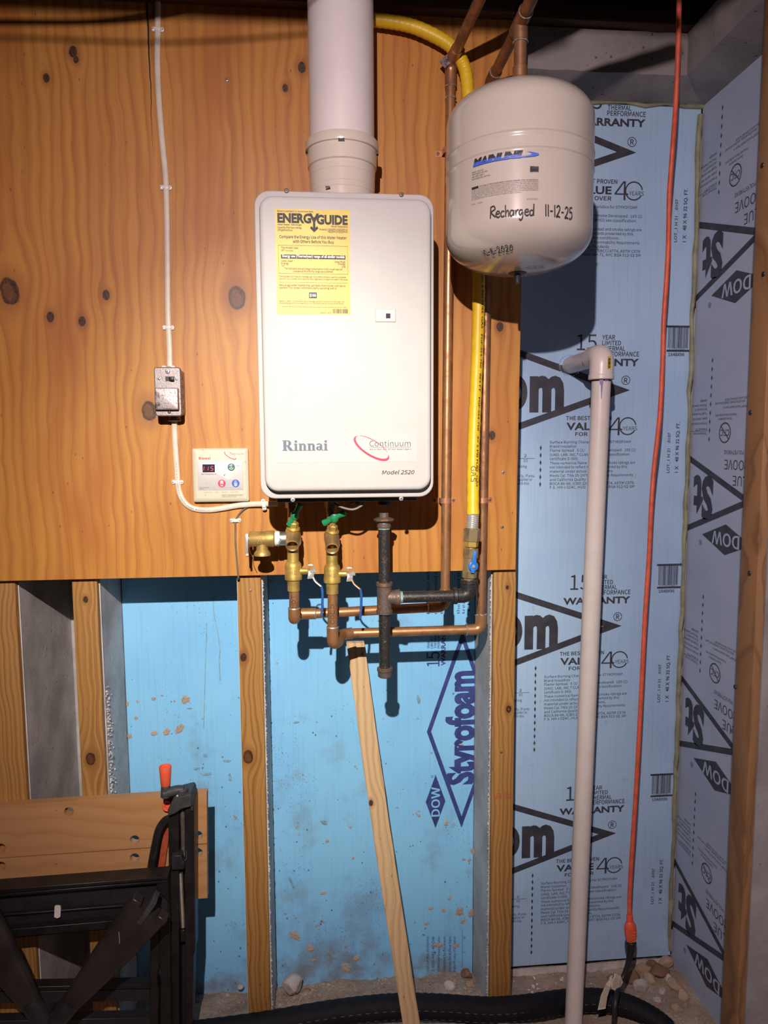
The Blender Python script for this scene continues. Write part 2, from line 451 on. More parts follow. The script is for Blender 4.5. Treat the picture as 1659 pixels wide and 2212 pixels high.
def foam_mat(name, c, c2, dirt=1.0, stain=(.36, .25, .17)):
    s = NT(name); x, y, z = s.sep(s.pos)
    st = s.noise(s.comb(s.math('MULTIPLY', x, 160), y, s.math('MULTIPLY', z, 5)), 1.0, 3, .6)
    big = s.noise(s.pos, 3.2, 3)
    col = s.mix(s.rng(big, .35, .68), c, c2)
    col = s.mix(s.math('MULTIPLY', s.rng(st, .45, .75), .22), col, tuple(q * .62 for q in c))
    low = s.rng(z, 1.15, .1, 0, 1)                                   # soil kicked up from the floor
    mud = s.noise(s.pos, 7, 5, .65)
    col = s.mix(s.math('MULTIPLY', s.rng(s.math('ADD', mud, s.math('MULTIPLY', low, .16)), .62, .82), .34 * dirt), col, tuple(q * .5 for q in stain))
    pt = s.noise(s.pos, 24, 4, .7)
    zone = s.noise(s.pos, 3.7, 2)
    pm = s.math('MULTIPLY', s.rng(pt, .655, .70), s.rng(s.math('ADD', zone, s.math('MULTIPLY', low, .14)), .5, .6))
    col = s.mix(s.math('MULTIPLY', pm, .9 * dirt), col, stain)
    vs = s.vor(s.comb(x, y, s.math('MULTIPLY', z, .8)), 62); sz = s.noise(s.pos, 31, 2)
    v2 = s.vor(s.comb(x, y, s.math('MULTIPLY', z, .6)), 150); s2 = s.math('LESS_THAN', v2, s.rng(s.math('ADD', s.noise(s.pos, 6, 3), s.math('MULTIPLY', low, .08)), .47, .72, 0, .2))
    col = s.mix(s.math('MULTIPLY', s2, .5 * dirt), col, (.07, .10, .12))
    spk = s.math('LESS_THAN', vs, s.rng(s.math('ADD', sz, s.math('MULTIPLY', low, .1)), .5, .75, .0, .17))
    col = s.mix(s.math('MULTIPLY', spk, .7 * dirt), col, (.055, .07, .085))
    sl = s.rng(z, .22, .02, 0, 1); col = s.mix(s.math('MULTIPLY', s.rng(s.math('ADD', mud, s.math('MULTIPLY', sl, .5)), .85, 1.15), .6 * dirt), col, tuple(q * .55 for q in stain))
    return s.out(col, .62, 0, s.math('ADD', s.math('MULTIPLY', st, .4), pm), .25, .0012)
def copper_mat(name, c, tarnish, rough=.33):
    s = NT(name); n = s.noise(s.pos, 28, 4, .6); f = s.noise(s.pos, 140, 3)
    col = s.mix(s.rng(n, .38, .68), c, tarnish)
    return s.out(s.mix(s.math('MULTIPLY', f, .22), col, tuple(q * .45 for q in tarnish)), s.rng(n, .3, .7, rough - .08, rough + .16), .6, f, .12, .0004)
def rusty_mat(name, c, rust, amt=.5, rough=.5, metal=.55):
    s = NT(name); n = s.noise(s.pos, 46, 5, .65); f = s.noise(s.pos, 260, 3, .6)
    col = s.mix(s.rng(n, .62 - amt * .2, .74 - amt * .12), c, rust)
    return s.out(s.mix(s.rng(f, .6, .72, 0, .55), col, (.30, .29, .27)), s.rng(f, .3, .7, rough - .12, rough + .2), metal, s.math('ADD', f, n), .35, .0008)
def dirt_mat(name, c, c2):
    s = NT(name); n = s.noise(s.pos, 13, 6, .65); f = s.noise(s.pos, 120, 4, .7)
    col = s.mix(s.rng(n, .35, .66), c, c2); col = s.mix(s.rng(f, .5, .75, 0, .6), col, tuple(q * .45 for q in c))
    v = s.vor(s.pos, 95); col = s.mix(s.rng(v, .16, .07, 0, .7), col, (.42, .37, .32))
    return s.out(col, .95, 0, s.math('ADD', s.math('MULTIPLY', n, .8), f), .8, .006)
def brass_mat(name, c, rough, cast):
    s = NT(name); n = s.noise(s.pos, 40, 4); f = s.noise(s.pos, 420, 2, .6)
    return s.out(s.mix(s.rng(n, .35, .7), c, tuple(q * .55 for q in c)), s.rng(n, .3, .7, rough - .05, rough + .14), .6, f, cast, .0006)
def glow(name, c, st):
    s = NT(name); s.link(c, s.p.inputs['Base Color']); s.link(c, s.p.inputs['Emission Color']); s.p.inputs['Emission Strength'].default_value = st
    s.p.inputs['Roughness'].default_value = .4; return s.m

M = {}
M['ply'] = ply_mat()
M['ply_edge'] = wood_mat('plywood_edge', (.42, .22, .09), (.16, .07, .025), axis=0, freq=3)
M['nailer'] = wood_mat('treated_pine', (.48, .255, .072), (.235, .10, .025), freq=3.0, seed=3.1, wander=.55, rough=.6,
    knots=[rel(526, 1420, 0) + (.008,), rel(536, 1635, 0) + (.013,), rel(185, 1295, 0) + (.006,), rel(196, 1640, 0) + (.012,), rel(1099, 1532, 0) + (.007,), rel(1096, 1269, 0) + (.004,)])
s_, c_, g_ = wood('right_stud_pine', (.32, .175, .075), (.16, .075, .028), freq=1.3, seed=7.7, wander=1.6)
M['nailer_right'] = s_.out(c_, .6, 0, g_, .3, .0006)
M['lath'] = wood_mat('weathered_lath', (.66, .47, .255), (.40, .255, .12), freq=2.1, seed=5.2, wander=.7, rough=.7, knots=[rel(803, 1745, .02) + (.006,)])
M['jaw'] = wood_mat('beech_jaw', (.48, .255, .11), (.40, .195, .075), axis=0, freq=.9, seed=9.3, wander=1.2, rough=.55)
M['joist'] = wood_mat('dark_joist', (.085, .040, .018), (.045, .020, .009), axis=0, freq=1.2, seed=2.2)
M['concrete'] = concrete_mat('concrete', (.56, .535, .52))
M['concrete_light'] = concrete_mat('concrete_edge', (.62, .59, .56), scale=2)
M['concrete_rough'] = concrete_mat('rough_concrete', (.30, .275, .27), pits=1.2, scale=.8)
M['foam_blue'] = foam_mat('blue_foam', (.26, .63, .96), (.22, .56, .92))
M['foam_pale'] = foam_mat('pale_foam', (.43, .63, .86), (.38, .57, .81), dirt=.25)
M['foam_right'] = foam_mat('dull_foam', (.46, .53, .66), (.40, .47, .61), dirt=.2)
M['enamel'] = plain('white_enamel', (.515, .505, .49), .5, 0, .015, 30, spec=.25)
M['enamel_casing'] = plain('casing_white', (.51, .50, .485), .45, 0, .03)
M['pvc'] = plain('white_pvc', (.72, .665, .63), .33, 0, .03, 25)
M['flue'] = plain('flue_white', (.74, .69, .675), .42, 0, .03, 12)
M['adapter'] = plain('flue_collar_cream', (.66, .60, .52), .22, 0, .03, 12, coat=.3)
M['tank'] = plain('tank_enamel', (.51, .465, .41), .2, 0, .02, 14, coat=.5)
M['copper'] = copper_mat('copper', (.56, .29, .135), (.34, .17, .078), .36)
M['copper_dull'] = copper_mat('tarnished_copper', (.42, .22, .115), (.24, .12, .06), .45)
M['copper_bright'] = copper_mat('copper_strap', (.80, .42, .27), (.62, .30, .18), .3)
M['solder'] = plain('solder', (.62, .60, .56), .4, .8, .3, 200, .3)
M['brass'] = brass_mat('brass', (.66, .47, .13), .42, .15)
M['brass_cast'] = brass_mat('cast_brass', (.58, .40, .13), .45, .45)
M['bronze'] = brass_mat('bronze', (.50, .33, .14), .44, .3)
M['fitting_tan'] = brass_mat('nickel_brass', (.46, .36, .20), .33, .08)
M['chrome'] = plain('chrome', (.66, .65, .62), .3, .6, .08, 80)
M['steel'] = plain('zinc_steel', (.58, .57, .56), .38, .9, .18, 90, .1)
M['galv'] = rusty_mat('spotted_steel', (.30, .265, .265), (.11, .085, .08), .48, .42, .7)
M['black_iron'] = rusty_mat('black_iron', (.055, .052, .05), (.17, .10, .06), .12, .42, .6)
M['rust_iron'] = rusty_mat('rusty_iron', (.13, .105, .09), (.26, .125, .06), .75, .55, .45)
M['yellow_hose'] = plain('yellow_jacket', (.76, .50, .02), .42, 0, .06, 30)
M['yellow_label'] = plain('yellow_label', (.60, .45, .035), .45, 0, .06, 25)
M['ink'] = plain('black_ink', (.022, .022, .028), .6, 0, .05)
M['ink_grey'] = plain('dark_grey_print', (.045, .047, .062), .6, 0, .25, 30)
M['ink_navy'] = plain('navy_print', (.035, .055, .22), .6, 0, .2, 40)
M['ink_slate'] = plain('slate_print', (.10, .125, .18), .5, 0, .1)
M['ink_red'] = plain('red_print', (.62, .03, .08), .5, 0, .05)
M['ink_blue'] = plain('blue_print', (.055, .13, .58), .45, 0, .08)
M['ink_white'] = plain('white_print', (.80, .79, .76), .5, 0, .02)
M['ink_yellow'] = plain('pale_knockout_print', (.60, .45, .035), .5, 0, .02)
M['green'] = plain('green_handle', (.015, .24, .09), .28, 0, .1, 40, coat=.4)
M['blue'] = plain('blue_handle', (.02, .17, .62), .42, 0, .1)
M['blue_dark'] = plain('blue_lever_sleeve', (.03, .11, .36), .45, 0, .1)
M['screen'] = plain('display_glass', (.03, .03, .04), .18, 0, .05)
M['led'] = glow('red_digits', (1, .03, .10), 3.2)
M['led_amber'] = glow('amber_lamp', (1, .78, .25), 1.2)
M['black_plastic'] = plain('black_plastic', (.018, .018, .021), .45, 0, .2, 40)
M['black_steel'] = plain('black_painted_steel', (.018, .0165, .0165), .42, .3, .3, 30)
M['leg_steel'] = plain('scuffed_black_tube', (.034, .027, .024), .4, .2, .35, 14)
M['grey_plastic'] = plain('dark_grey_plastic', (.045, .047, .052), .55, 0, .2, 40)
M['thread'] = plain('dull_thread_steel', (.17, .145, .12), .5, .6, .2, 90)
M['orange'] = plain('orange_plastic', (.78, .12, .055), .4, 0, .06)
M['orange_bar'] = plain('rusty_orange_bar', (.36, .07, .025), .5, 0, .15)
M['orange_cord'] = plain('orange_cord', (.74, .13, .065), .5, 0, .16, 45)
M['cable_white'] = plain('white_cable', (.66, .60, .50), .45, 0, .06)
M['clip_white'] = plain('white_clip', (.74, .69, .65), .4, 0, .03)
M['wire_grey'] = plain('grey_wire', (.16, .13, .11), .5, 0, .15)
M['cream'] = plain('cream_plastic', (.62, .575, .44), .4, 0, .02)
M['panel_grey'] = plain('light_grey_panel', (.52, .50, .50), .4, 0, .02)
M['key_grey'] = plain('grey_key_strip', (.46, .46, .49), .4, 0, .03)
M['key_green'] = plain('green_key', (.045, .17, .13), .4, 0, .05)
M['key_red'] = plain('red_key', (.66, .05, .11), .4, 0, .05)
M['key_blue'] = plain('blue_key', (.04, .12, .52), .4, 0, .05)
M['tape'] = plain('thread_tape', (.78, .76, .73), .6, 0, .05, 90, .3)
M['seam'] = plain('foam_sealant', (.27, .27, .17), .6, 0, .25, 30, .6)
M['dirt'] = dirt_mat('sandy_soil', (.44, .35, .27), (.32, .24, .18))
M['rubble'] = dirt_mat('rubble', (.46, .38, .31), (.28, .20, .15))
M['rock_tan'] = concrete_mat('tan_rock', (.44, .31, .21), .5, 2)
M['rock_pale'] = concrete_mat('pale_rock', (.52, .47, .42), .8, 2)
M['rock_brown'] = concrete_mat('brown_rock', (.24, .13, .075), .5, 2)
M['hose'] = plain('black_drain_pipe', (.007, .007, .010), .7, 0, .25, 60, spec=.25)
M['slot'] = plain('drain_slot_edge', (.12, .11, .12), .45, 0, .2)
M['glue'] = dirt_mat('dried_glue', (.52, .42, .33), (.44, .36, .30))
M['glue_olive'] = plain('stain_residue', (.22, .40, .52), .8, 0, .2, 90)
M['paper'] = plain('paper_tag', (.70, .62, .50), .7, 0, .06)
M['batt'] = plain('insulation_batt', (.30, .26, .23), .95, 0, .4, 50, .8)
M['purple'] = plain('purple_primer', (.25, .17, .38), .5, 0, .2)
M['verdigris'] = plain('pipe_dope', (.22, .36, .34), .6, 0, .3, 120)
M['peel'] = plain('paint_flake', (.62, .62, .62), .8, 0, .2, 90)
M['red_stamp'] = plain('faded_red_stamp', (.42, .09, .055), .7, 0, .3, 200)

# ------------------------------------------------------------------ the setting
FY = .187                                     # face of the foam boards
ZPLY = CZ - .3062; ZBEAM = CZ + .856
rnd = random.Random(4)
b = BM(); box(b, (-.5, FY + .05, -.1), (1.3, .5, 2.36)); box(b, (-1.6, .34, -.1), (-.5, .5, 2.36))
wall_back = obj('wall_back', b, M['concrete'], kind='structure', smooth=False)
b = BM(); box(b, (1.048, -1.6, -.1), (1.3, FY + .05, 2.36))
wall_right = obj('wall_right', b, M['concrete'], kind='structure', smooth=False)

def rough_slab(b, pts, axis, seed, amp=.004, nu=10, nv=26):
    """a grid between 4 corners, roughened along its normal"""
    r = random.Random(seed); a, bb, c, d = [V(p) for p in pts]; g = []
    for i in range(nu + 1):
        row = []
        for j in range(nv + 1):
            s, t = i / nu, j / nv
            p = (a * (1 - s) + bb * s) * (1 - t) + (d * (1 - s) + c * s) * t
            if 0 < i < nu and 0 < j < nv: p = p + V(axis) * r.uniform(-amp, amp)
            row.append(b.verts.new(p))
        g.append(row)
    for i in range(nu):
        for j in range(nv): b.faces.new((g[i][j], g[i + 1][j], g[i + 1][j + 1], g[i][j + 1]))
# top concrete beam of both walls, its underside a shallow slope
b = BM()
for A, B in (((-1.6, 0), (.998, 0)),):
    prof = [(.34, ZBEAM - .004), (FY, ZBEAM - .004), (.09, CZ + .878), (.09, CZ + .974), (.34, CZ + .974)]
    rows = []
    nx = 60
    for i in range(nx + 1):
        x = -1.6 + 2.6 * i / nx; row = []
        for k, (y, z) in enumerate(prof):
            jit = rnd.uniform(-.006, .006) if k in (2, 3) else 0
            row.append(b.verts.new((x, y + jit, z + jit * .8)))
        rows.append(row)
    for p, q in zip(rows, rows[1:]):
        for k in range(len(prof) - 1): b.faces.new((p[k], q[k], q[k + 1], p[k + 1]))
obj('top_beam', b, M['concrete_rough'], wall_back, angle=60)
b = BM(); rows = []
prof = [(1.3, ZBEAM - .004), (.998, ZBEAM - .004), (.901, CZ + .878), (.901, CZ + .974), (1.3, CZ + .974)]
for i in range(41):
    y = -1.4 + (1.49) * i / 40 + .0; row = []
    for k, (x, z) in enumerate(prof):
        jit = rnd.uniform(-.006, .006) if k in (2, 3) else 0
        row.append(b.verts.new((x + jit, y + (.097 if k in (0, 1, 4) else 0) * (i == 40), z + jit)))
    rows.append(row)
for p, q in zip(rows, rows[1:]):
    for k in range(len(prof) - 1): b.faces.new((q[k], p[k], p[k + 1], q[k + 1]))
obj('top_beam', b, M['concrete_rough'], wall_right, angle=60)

# concrete studs with a wood nailing strip on the face
def stud(x0, x1, back, seed, wall, mat_n, lean=0.0, ztop=None):
    ztop = ztop or CZ + .878
    b = BM(); e = .0028
    for xx, sg in ((x1 + e, 1), (x0 - e, -1)):
        ax = (sg, 0, 0)
        rough_slab(b, [(xx - sg * .0022, .016, -.08), (xx, back, -.08), (xx, back, ztop), (xx - sg * .0022, .016, ztop)], ax, seed + sg, .0009, 10, 60)
    rough_slab(b, [(x0 - e, .016, -.08), (x1 + e, .016, -.08), (x1 + e, .016, ztop), (x0 - e, .016, ztop)], (0, -1, 0), seed + 5, .002, 4, 60)
    bmesh.ops.recalc_face_normals(b, faces=b.faces)
    s = obj('stud', b, M['concrete'], wall, angle=60)
    b = BM(); hexa(b, [(x0 + lean, 0, -.08), (x1 + lean, 0, -.08), (x1 + lean, .04, -.08), (x0 + lean, .04, -.08), (x0, 0, ztop), (x1, 0, ztop), (x1, .04, ztop), (x0, .04, ztop)], .0022, 2)
    n = obj('nailer', b, mat_n, s); return s, n
stud(-.80, -.688, .34, 11, wall_back, M['nailer'])
stud(-.5635, -.5084, .34, 12, wall_back, M['nailer'])
s3, n3 = stud(-.1918, -.1375, FY + .05, 13, wall_back, M['nailer'])
s4, n4 = stud(.4163, .4712, FY + .05, 14, wall_back, M['nailer'])
# honeycombed strip of aggregate on the second stud's side
b = BM()
for k in range(420):
    z = rnd.uniform(.12, .93); t = abs(rnd.gauss(0, .018)) + .004
    rock(b, (-.5058 + rnd.uniform(-.001, .0012), .02 + t, z), rnd.uniform(.0016, .0042), k, 1, .9, .5)
obj('aggregate', b, M['concrete_light'], wall_back.children[1], kind='stuff', smooth=False)
# crumbly pale edges of the concrete beside the nailers
def edge(par, x, y, seed, z0, z1, n=170):
    b = BM(); r = random.Random(seed)
    for k in range(n):
        rock(b, (x + r.uniform(-.0012, .0012), y + r.uniform(-.002, .004), z0 + (z1 - z0) * (k + r.random()) / n), r.uniform(.0016, .0034), seed * 999 + k, 1, 1.5, .4)
    obj('crumbled_edge', b, M['concrete_light'], par, kind='stuff', smooth=False)
edge(s3, -.1352, .017, 21, .02, 1.19); edge(s4, .4142, .017, 22, .02, 1.19)
# the right wall's stud
b = BM()
xs = .811
rough_slab(b, [(xs + .018, -.420, -.08), (1.05, -.420, -.08), (1.05, -.420, 2.38), (xs + .018, -.420, 2.38)], (0, -1, 0), 31, .003, 14, 120)
rough_slab(b, [(xs + .018, -.358, -.08), (1.05, -.358, -.08), (1.05, -.358, 2.38), (xs + .018, -.358, 2.38)], (0, 1, 0), 32, .003, 6, 40)
rough_slab(b, [(xs + .018, -.420, -.08), (xs + .018, -.358, -.08), (xs + .018, -.358, 2.38), (xs + .018, -.420, 2.38)], (-1, 0, 0), 33, .001, 3, 60)
bmesh.ops.recalc_face_normals(b, faces=b.faces)
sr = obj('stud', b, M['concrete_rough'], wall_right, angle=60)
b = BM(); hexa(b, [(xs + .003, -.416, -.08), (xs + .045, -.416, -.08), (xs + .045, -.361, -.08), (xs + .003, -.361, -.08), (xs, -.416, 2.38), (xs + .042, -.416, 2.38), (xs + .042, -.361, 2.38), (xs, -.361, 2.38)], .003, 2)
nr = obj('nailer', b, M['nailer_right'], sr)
for px, py in ((1647, 357), (1649, 592), (1621, 891), (1619, 1238), (1588, 1484)):
    p = PX(px, py, xs); b = BM(); lathe(b, [(0, .0016), (.004, .0012), (.0048, 0)], p + V((-.0002, 0, 0)), (-1, 0, 0), 12); obj('knot', b, M["black_plastic"], sr)

# sill plate, joists, subfloor overhead
b = BM(); box(b, (-1.6, -.048, CZ + .923), (.44, -.0012, CZ + .965), .002)
trim_1 = obj('trim_1', b, M['joist'], kind='structure')
b = BM(); box(b, (-1.6, .06, CZ + .975), (1.0, .3, CZ + 1.012), .002); obj('trim_3', b, M['joist'], kind='structure')
b = BM(); box(b, (.86, -1.4, CZ + .993), (1.0, -.05, CZ + 1.03), .002); obj('trim_2', b, M['joist'], kind='structure')
b = BM(); box(b, (-1.8, -2.8, CZ + 1.27), (1.4, .6, CZ + 1.30))
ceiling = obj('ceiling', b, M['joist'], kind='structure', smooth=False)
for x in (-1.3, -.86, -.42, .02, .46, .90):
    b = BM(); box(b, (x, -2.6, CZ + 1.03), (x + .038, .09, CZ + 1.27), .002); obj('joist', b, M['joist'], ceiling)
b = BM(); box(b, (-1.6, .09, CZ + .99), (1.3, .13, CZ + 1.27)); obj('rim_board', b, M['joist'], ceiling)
b = BM(); box(b, (-1.7, -1.14, CZ + .751), (.15, -1.06, CZ + 1.03), .003); obj('unseen_girder', b, M['joist'], ceiling)
b = BM(); box(b, (.15, -1.14, CZ + .776), (1.4, -1.06, CZ + 1.03), .003); obj('unseen_girder', b, M['joist'], ceiling)  # added out of view to keep the space above the right-hand beam dark
# a scrap of batt insulation tucked above the plate
b = BM(); r_ = random.Random(8)
for k in range(26):
    x = P(548, 8, .02).x + (P(665, 8, .02).x - P(548, 8, .02).x) * k / 25
    rock(b, (x, .0 + r_.uniform(-.02, .02), CZ + 1.016 + r_.uniform(-.005, .006)), r_.uniform(.014, .024), 70 + k, 2, .8, .9)
obj('insulation_scrap', b, M['batt'], smooth=False, label='dirty scrap of insulation batt tucked above the wall plate left of the flue', cat='insulation')

# floor: sandy ground heaped against the foam
def ground(x, y):
    t = max(0, min(1, (x - .44) / .16)); h = .052 + .010 * math.exp(-((x - .14) / .2) ** 2) + .004 * math.sin(x * 17 + y * 9) + .003 * math.sin(x * 41 - y * 33)
    if y > -.03: h -= (y + .03) * .24
    h = h * (1 - t) + t * (-.014 + .004 * math.sin(x * 23 + y * 31))
    if y < -.08: h = h * max(0, 1 + (y + .08) * 4) - .03 * min(1, (-.08 - y) * 4)
    if x > .5: h += .022 * max(0, min(1, (x - .62) / .34)) * max(0, 1 - abs(y - .0) / .3)
    return h
b = BM(); nx, ny = 230, 120; g = []
for i in range(nx + 1):
    row = []
    for j in range(ny + 1):
        x = -1.6 + 2.64 * i / nx; y = -1.9 + 2.25 * (j / ny) ** .6
        row.append(b.verts.new((x, y, ground(x, y) + rnd.gauss(0, .0018))))
    g.append(row)
for i in range(nx):
    for j in range(ny): b.faces.new((g[i][j], g[i + 1][j], g[i + 1][j + 1], g[i][j + 1]))
floor = obj('floor', b, M['dirt'], kind='structure')
# concrete footing ledge under the right-hand board
b = BM(); rough_slab(b, [(.472, FY - .006, -.08), (1.0, FY - .006, -.08), (1.0, FY - .006, .010), (.472, FY - .006, .010)], (0, -1, 0), 41, .002, 30, 3)
obj('footing', b, M['concrete_light'], wall_back, smooth=False)

# ------------------------------------------------------------------ plywood sheet
b = BM()
xr1 = P(1113.3, 1230, -.018).x; xr0 = P(1138, 60, -.018).x
A = [(-1.6, ZPLY), (xr1, ZPLY), (xr0, CZ + .923), (-1.6, CZ + .923)]
prism(b, A, lambda u, v, t: V((u, t, v)), -.018, -.0005)
bmesh.ops.recalc_face_normals(b, faces=b.faces)
ply = obj('plywood_sheet', b, M['ply'], smooth=False, label='large knotty orange plywood sheet screwed over the studs behind the water heater', cat='board')
def screw(par, p, d, r=.0045, mat=None, name='screw', slot=True):
    b = BM(); d = V(d).normalized(); p = V(p); u, v = ortho(d)
    lathe(b, [(r, 0), (r, .0007), (r * .75, r * .45), (0, r * .55)], p, d, 14)
    o = obj(name, b, mat or M['steel'], par)
    if slot:
        b = BM(); c = p + d * (r * .56)
        for a, e in ((u, v), (v, u)):
            q = [c + a * r * .55 + e * r * .12, c + a * r * .55 - e * r * .12, c - a * r * .55 - e * r * .12, c - a * r * .55 + e * r * .12]
            b.faces.new([b.verts.new(t) for t in q])
        obj('screw_slot', b, M['black_plastic'], o, smooth=False)
    return o
for px, py in ((490, 173), (1087, 1020), (1085, 1138)): screw(ply, P(px, py, -.018), (0, -1, 0), .0045)
screw(s3, P(541, 1275, 0), (0, -1, 0), .0038, slot=False)
for px, py in ((1099, 1533), (1083, 1625)): screw(s4, P(px, py, 0), (0, -1, 0), .003, M['rust_iron'], slot=False)
b = BM(); put(b, 'U-B TRD', plane_xz(0, .0006), P(1067, 1725, 0).x, P(1067, 1726, 0).z, .014, .047, bold=.02); obj('stamp', b, M["red_stamp"], s4, smooth=False, label='faded red stamped letters')

# ------------------------------------------------------------------ foam boards and their print
def board(name, x0, x1, z0, z1, mat, label):
    b = BM(); box(b, (x0, FY, z0), (x1, FY + .048, z1), .0012, 1)
    return obj(name, b, mat, label=label, cat='insulation')
foam_l = board('foam_board', -.5052, -.1950, -.02, ZBEAM - .01, M['foam_blue'], 'blue foam board with tan glue patches between the second and third studs, above the workbench')
foam_m = board('foam_board', -.1342, .4130, -.02, ZBEAM - .01, M['foam_blue'], 'blue foam board with navy vertical lettering behind the copper pipes')
foam_r = board('foam_board', .4744, .996, .012, ZBEAM - .006, M['foam_pale'], 'pale grey blue foam board printed with repeated black warranty text behind the white drain pipe')
b = BM(); box(b, (.998, -1.2, -.05), (1.047, FY - .002, ZBEAM - .002), .0012, 1)
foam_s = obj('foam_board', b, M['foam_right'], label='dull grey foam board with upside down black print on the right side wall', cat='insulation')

fnB = lambda tx, tz: (lambda u, v: V((tx + u, FY - .0007, tz + v)))
def logo(b, fn, L, word='Styrofoam', wx0=.223, wx1=.798, dow=True, mi=0):
    for s in (1, -1):
        for a, sg in ((0, 1), (1, -1)):
            poly(b, [(x * L, y * L) for x, y in ((a, 0), (a + sg * .06, 0), (.5, s * .1525), (.5, s * .1735))], fn, mi)
    put(b, word, fn, wx0 * L, -.057 * L, .132 * L, (wx1 - wx0) * L, bold=.045, mi=mi)
    if dow:
        poly(b, [(x * L, y * L) for x, y in ((.006, .13), (.143, .081), (.28, .13), (.143, .179))], fn, mi)
def dow_word(b, fn, L): put(b, 'DOW', fn, .066 * L, .110 * L, .040 * L, .152 * L, bold=.012)
def circled_r(b, fn, x, y, r):
    ringband(b, x, y, r, r, 0, fn, k=.86, n=24); put(b, 'R', fn, x, y - r * .52, r * 1.04, None, bold=.01, align='C')

# --- right-hand board: one module measured on the second repeat, then laid at each repeat
T2 = P(1360.3, 842.8, FY)
def m2(u, v):
    p = P(1080 + u / 2.865, 500 + v / 2.865, FY); return p.x - T2.x, p.z - T2.z
FINE = ['Surface Burning Characteristics for STYROFOAM', 'Brand Insulation', 'Flame Spread   5 (1)      Smoke Developed   165 (1)',
        '(UND. LAB. INC.\u00ae CLASSIFIED see classification', 'certificate D-369)', 'These numerical flame spread and smoke ratings are',
        'not intended to reflect hazards presented by this', 'material under actual fire conditions.', 'Meets Cal. Title 25-1973 Flammability Requirements',
        'and California Quality Standards', 'BOCA 86-98, ICBO 2257, SBCCI 8774, ASTM C578', 'F.S. HH-I-524C, HUD UM-71, NYC BSA 912-52 SM']
FV = [1312, 1338, 1363, 1390, 1415, 1442, 1467, 1493, 1519, 1544, 1569, 1592]; FR = [808, 473, 838, 800, 480, 835, 785, 700, 822, 640, 826, 830]
def wr(b, fn, s, ul, vb, ur, ch, **k):
    x0, z0 = m2(ul, vb); x1, _ = m2(ur, vb); put(b, s, fn, x0, z0, ch / 2.865 * S(FY) * 1.03, x1 - x0, **k)
def module(b, fn, cut, bars=True):
    put_ = lambda *a, **k: wr(b, fn, *a, **k)
    if cut < 2: put_('15', 475, 735, 598, 95, bold=-.004)
    if cut < 2:
        put_('YEAR', 632, 668, 712, 26, bold=.008); put_('LIMITED', 632, 703, 748, 26, bold=.008)
    put_('THERMAL', 632, 738, 774, 27, bold=.008); put_('PERFORMANCE', 628, 772, 860, 27, bold=.008); put_('WARRANTY', 430, 830, 858, 41, bold=.035)
    L = 2020 / 2.865 * S(FY) * 1.02
    f2 = lambda u, v: fn(u - L, v)
    for s in (1, -1):
        poly(b, [(x * L - L, y * L) for x, y in ((.56, s * .152), (.56, s * .131), (.9405, 0), (1, 0))], fn)
    put(b, 'm', f2, .684 * L, -.057 * L, .099 * L * 1.37, .108 * L, bold=.055)
    ringband(b, .645 * L - L, -.008 * L, .032 * L, .0515 * L, 0, fn, k=.42, n=30)
    x, z = m2(778, 921); circled_r(b, fn, x, z, 29 / 2.865 * S(FY))
    put_('THE BEST PROVEN', 408, 1167, 690, 23, bold=.012); put_('VALUE', 410, 1228, 655, 43, bold=.03); put_('FOR OVER', 465, 1265, 655, 22, bold=.012)
    put_('4', 672, 1262, 755, 112, bold=-.012)
    x, z = m2(790, 1205); q = 57 / 2.865 * S(FY); ringband(b, x, z, q, q, 0, fn, k=.87, n=36, t0=8, t1=330)
    put_('YEARS', 760, 1231, 848, 24, bold=-.006)
    if cut < 3:
        for s, v, r in zip(FINE, FV, FR): put_(s, 308, v, r, 16, res=2)
    x0, z0 = m2(252, 1340)
    for k in range(6 if cut < 1 else 13):
        z = z0 - k * 46 / 2.865 * S(FY) + (.04 if cut >= 1 else 0); d = .0028
        poly(b, [(x0, z + .0075), (x0 - d, z), (x0, z - .0075), (x0 + d, z)], fn)
    put_('2', 148, 1396, 165, 16); put_('10', 146, 1426, 170, 16)
    xa, za = m2(118, 1405); xb, _ = m2(213, 1405); rect(b, xa, za - .0005, xb, za + .0005, fn)
    put_('insulating', 68, 1462, 166, 15); put_('properly. If you', 60, 1521, 211, 16); put_('your supplier or', 50, 1544, 200, 16); put_('with this', 106, 1568, 178, 16)
    # stock bar code
    if bars:
        (xa, za), (xb, zb) = m2(1042, 588), m2(1162, 722); barcode(b, xa, zb, xb, za, fn, 5)
        for v in (588, 738):
            xa, za = m2(1030, v); xb, zb = m2(1180, v); rect(b, xa, za - .0026, xb, za + .0026, fn); poly(b, [(xb, za - .006), (xb + .004, za), (xb, za + .006)], fn)
        put_('0 21700 00891 1', 1045, 735, 1160, 13); put_('1X48X96', 1040, 771, 1140, 19, bold=.012)
    # lot numbers reading upwards
    for s, u, va, vb, ch in (('LOT_1 H 21   .0107', 1047, 1494, 1245, 18), ('1 X   48 X 96 32 SQ. FT.', 1101, 1492, 1180, 22)):
        xa, za = m2(u, va); xb, zb = m2(u, vb); gn = lambda p, q, xa=xa, za=za: fn(xa - q, za + p)
        put(b, s, gn, 0, 0, ch / 2.865 * S(FY), zb - za, bold=.014)
for k, (tx, ty) in enumerate(((1374, 329.9), (1360.3, 842.8), (1342.5, 1351.6), (1330.6, 1799.5))):
    t = P(tx, ty, FY); b = BM(); module(b, fnB(t.x, t.z), 0 if k in (0, 1) else 1, k > 0)
    obj('lettering', b, M['ink_grey'], foam_r, smooth=False)

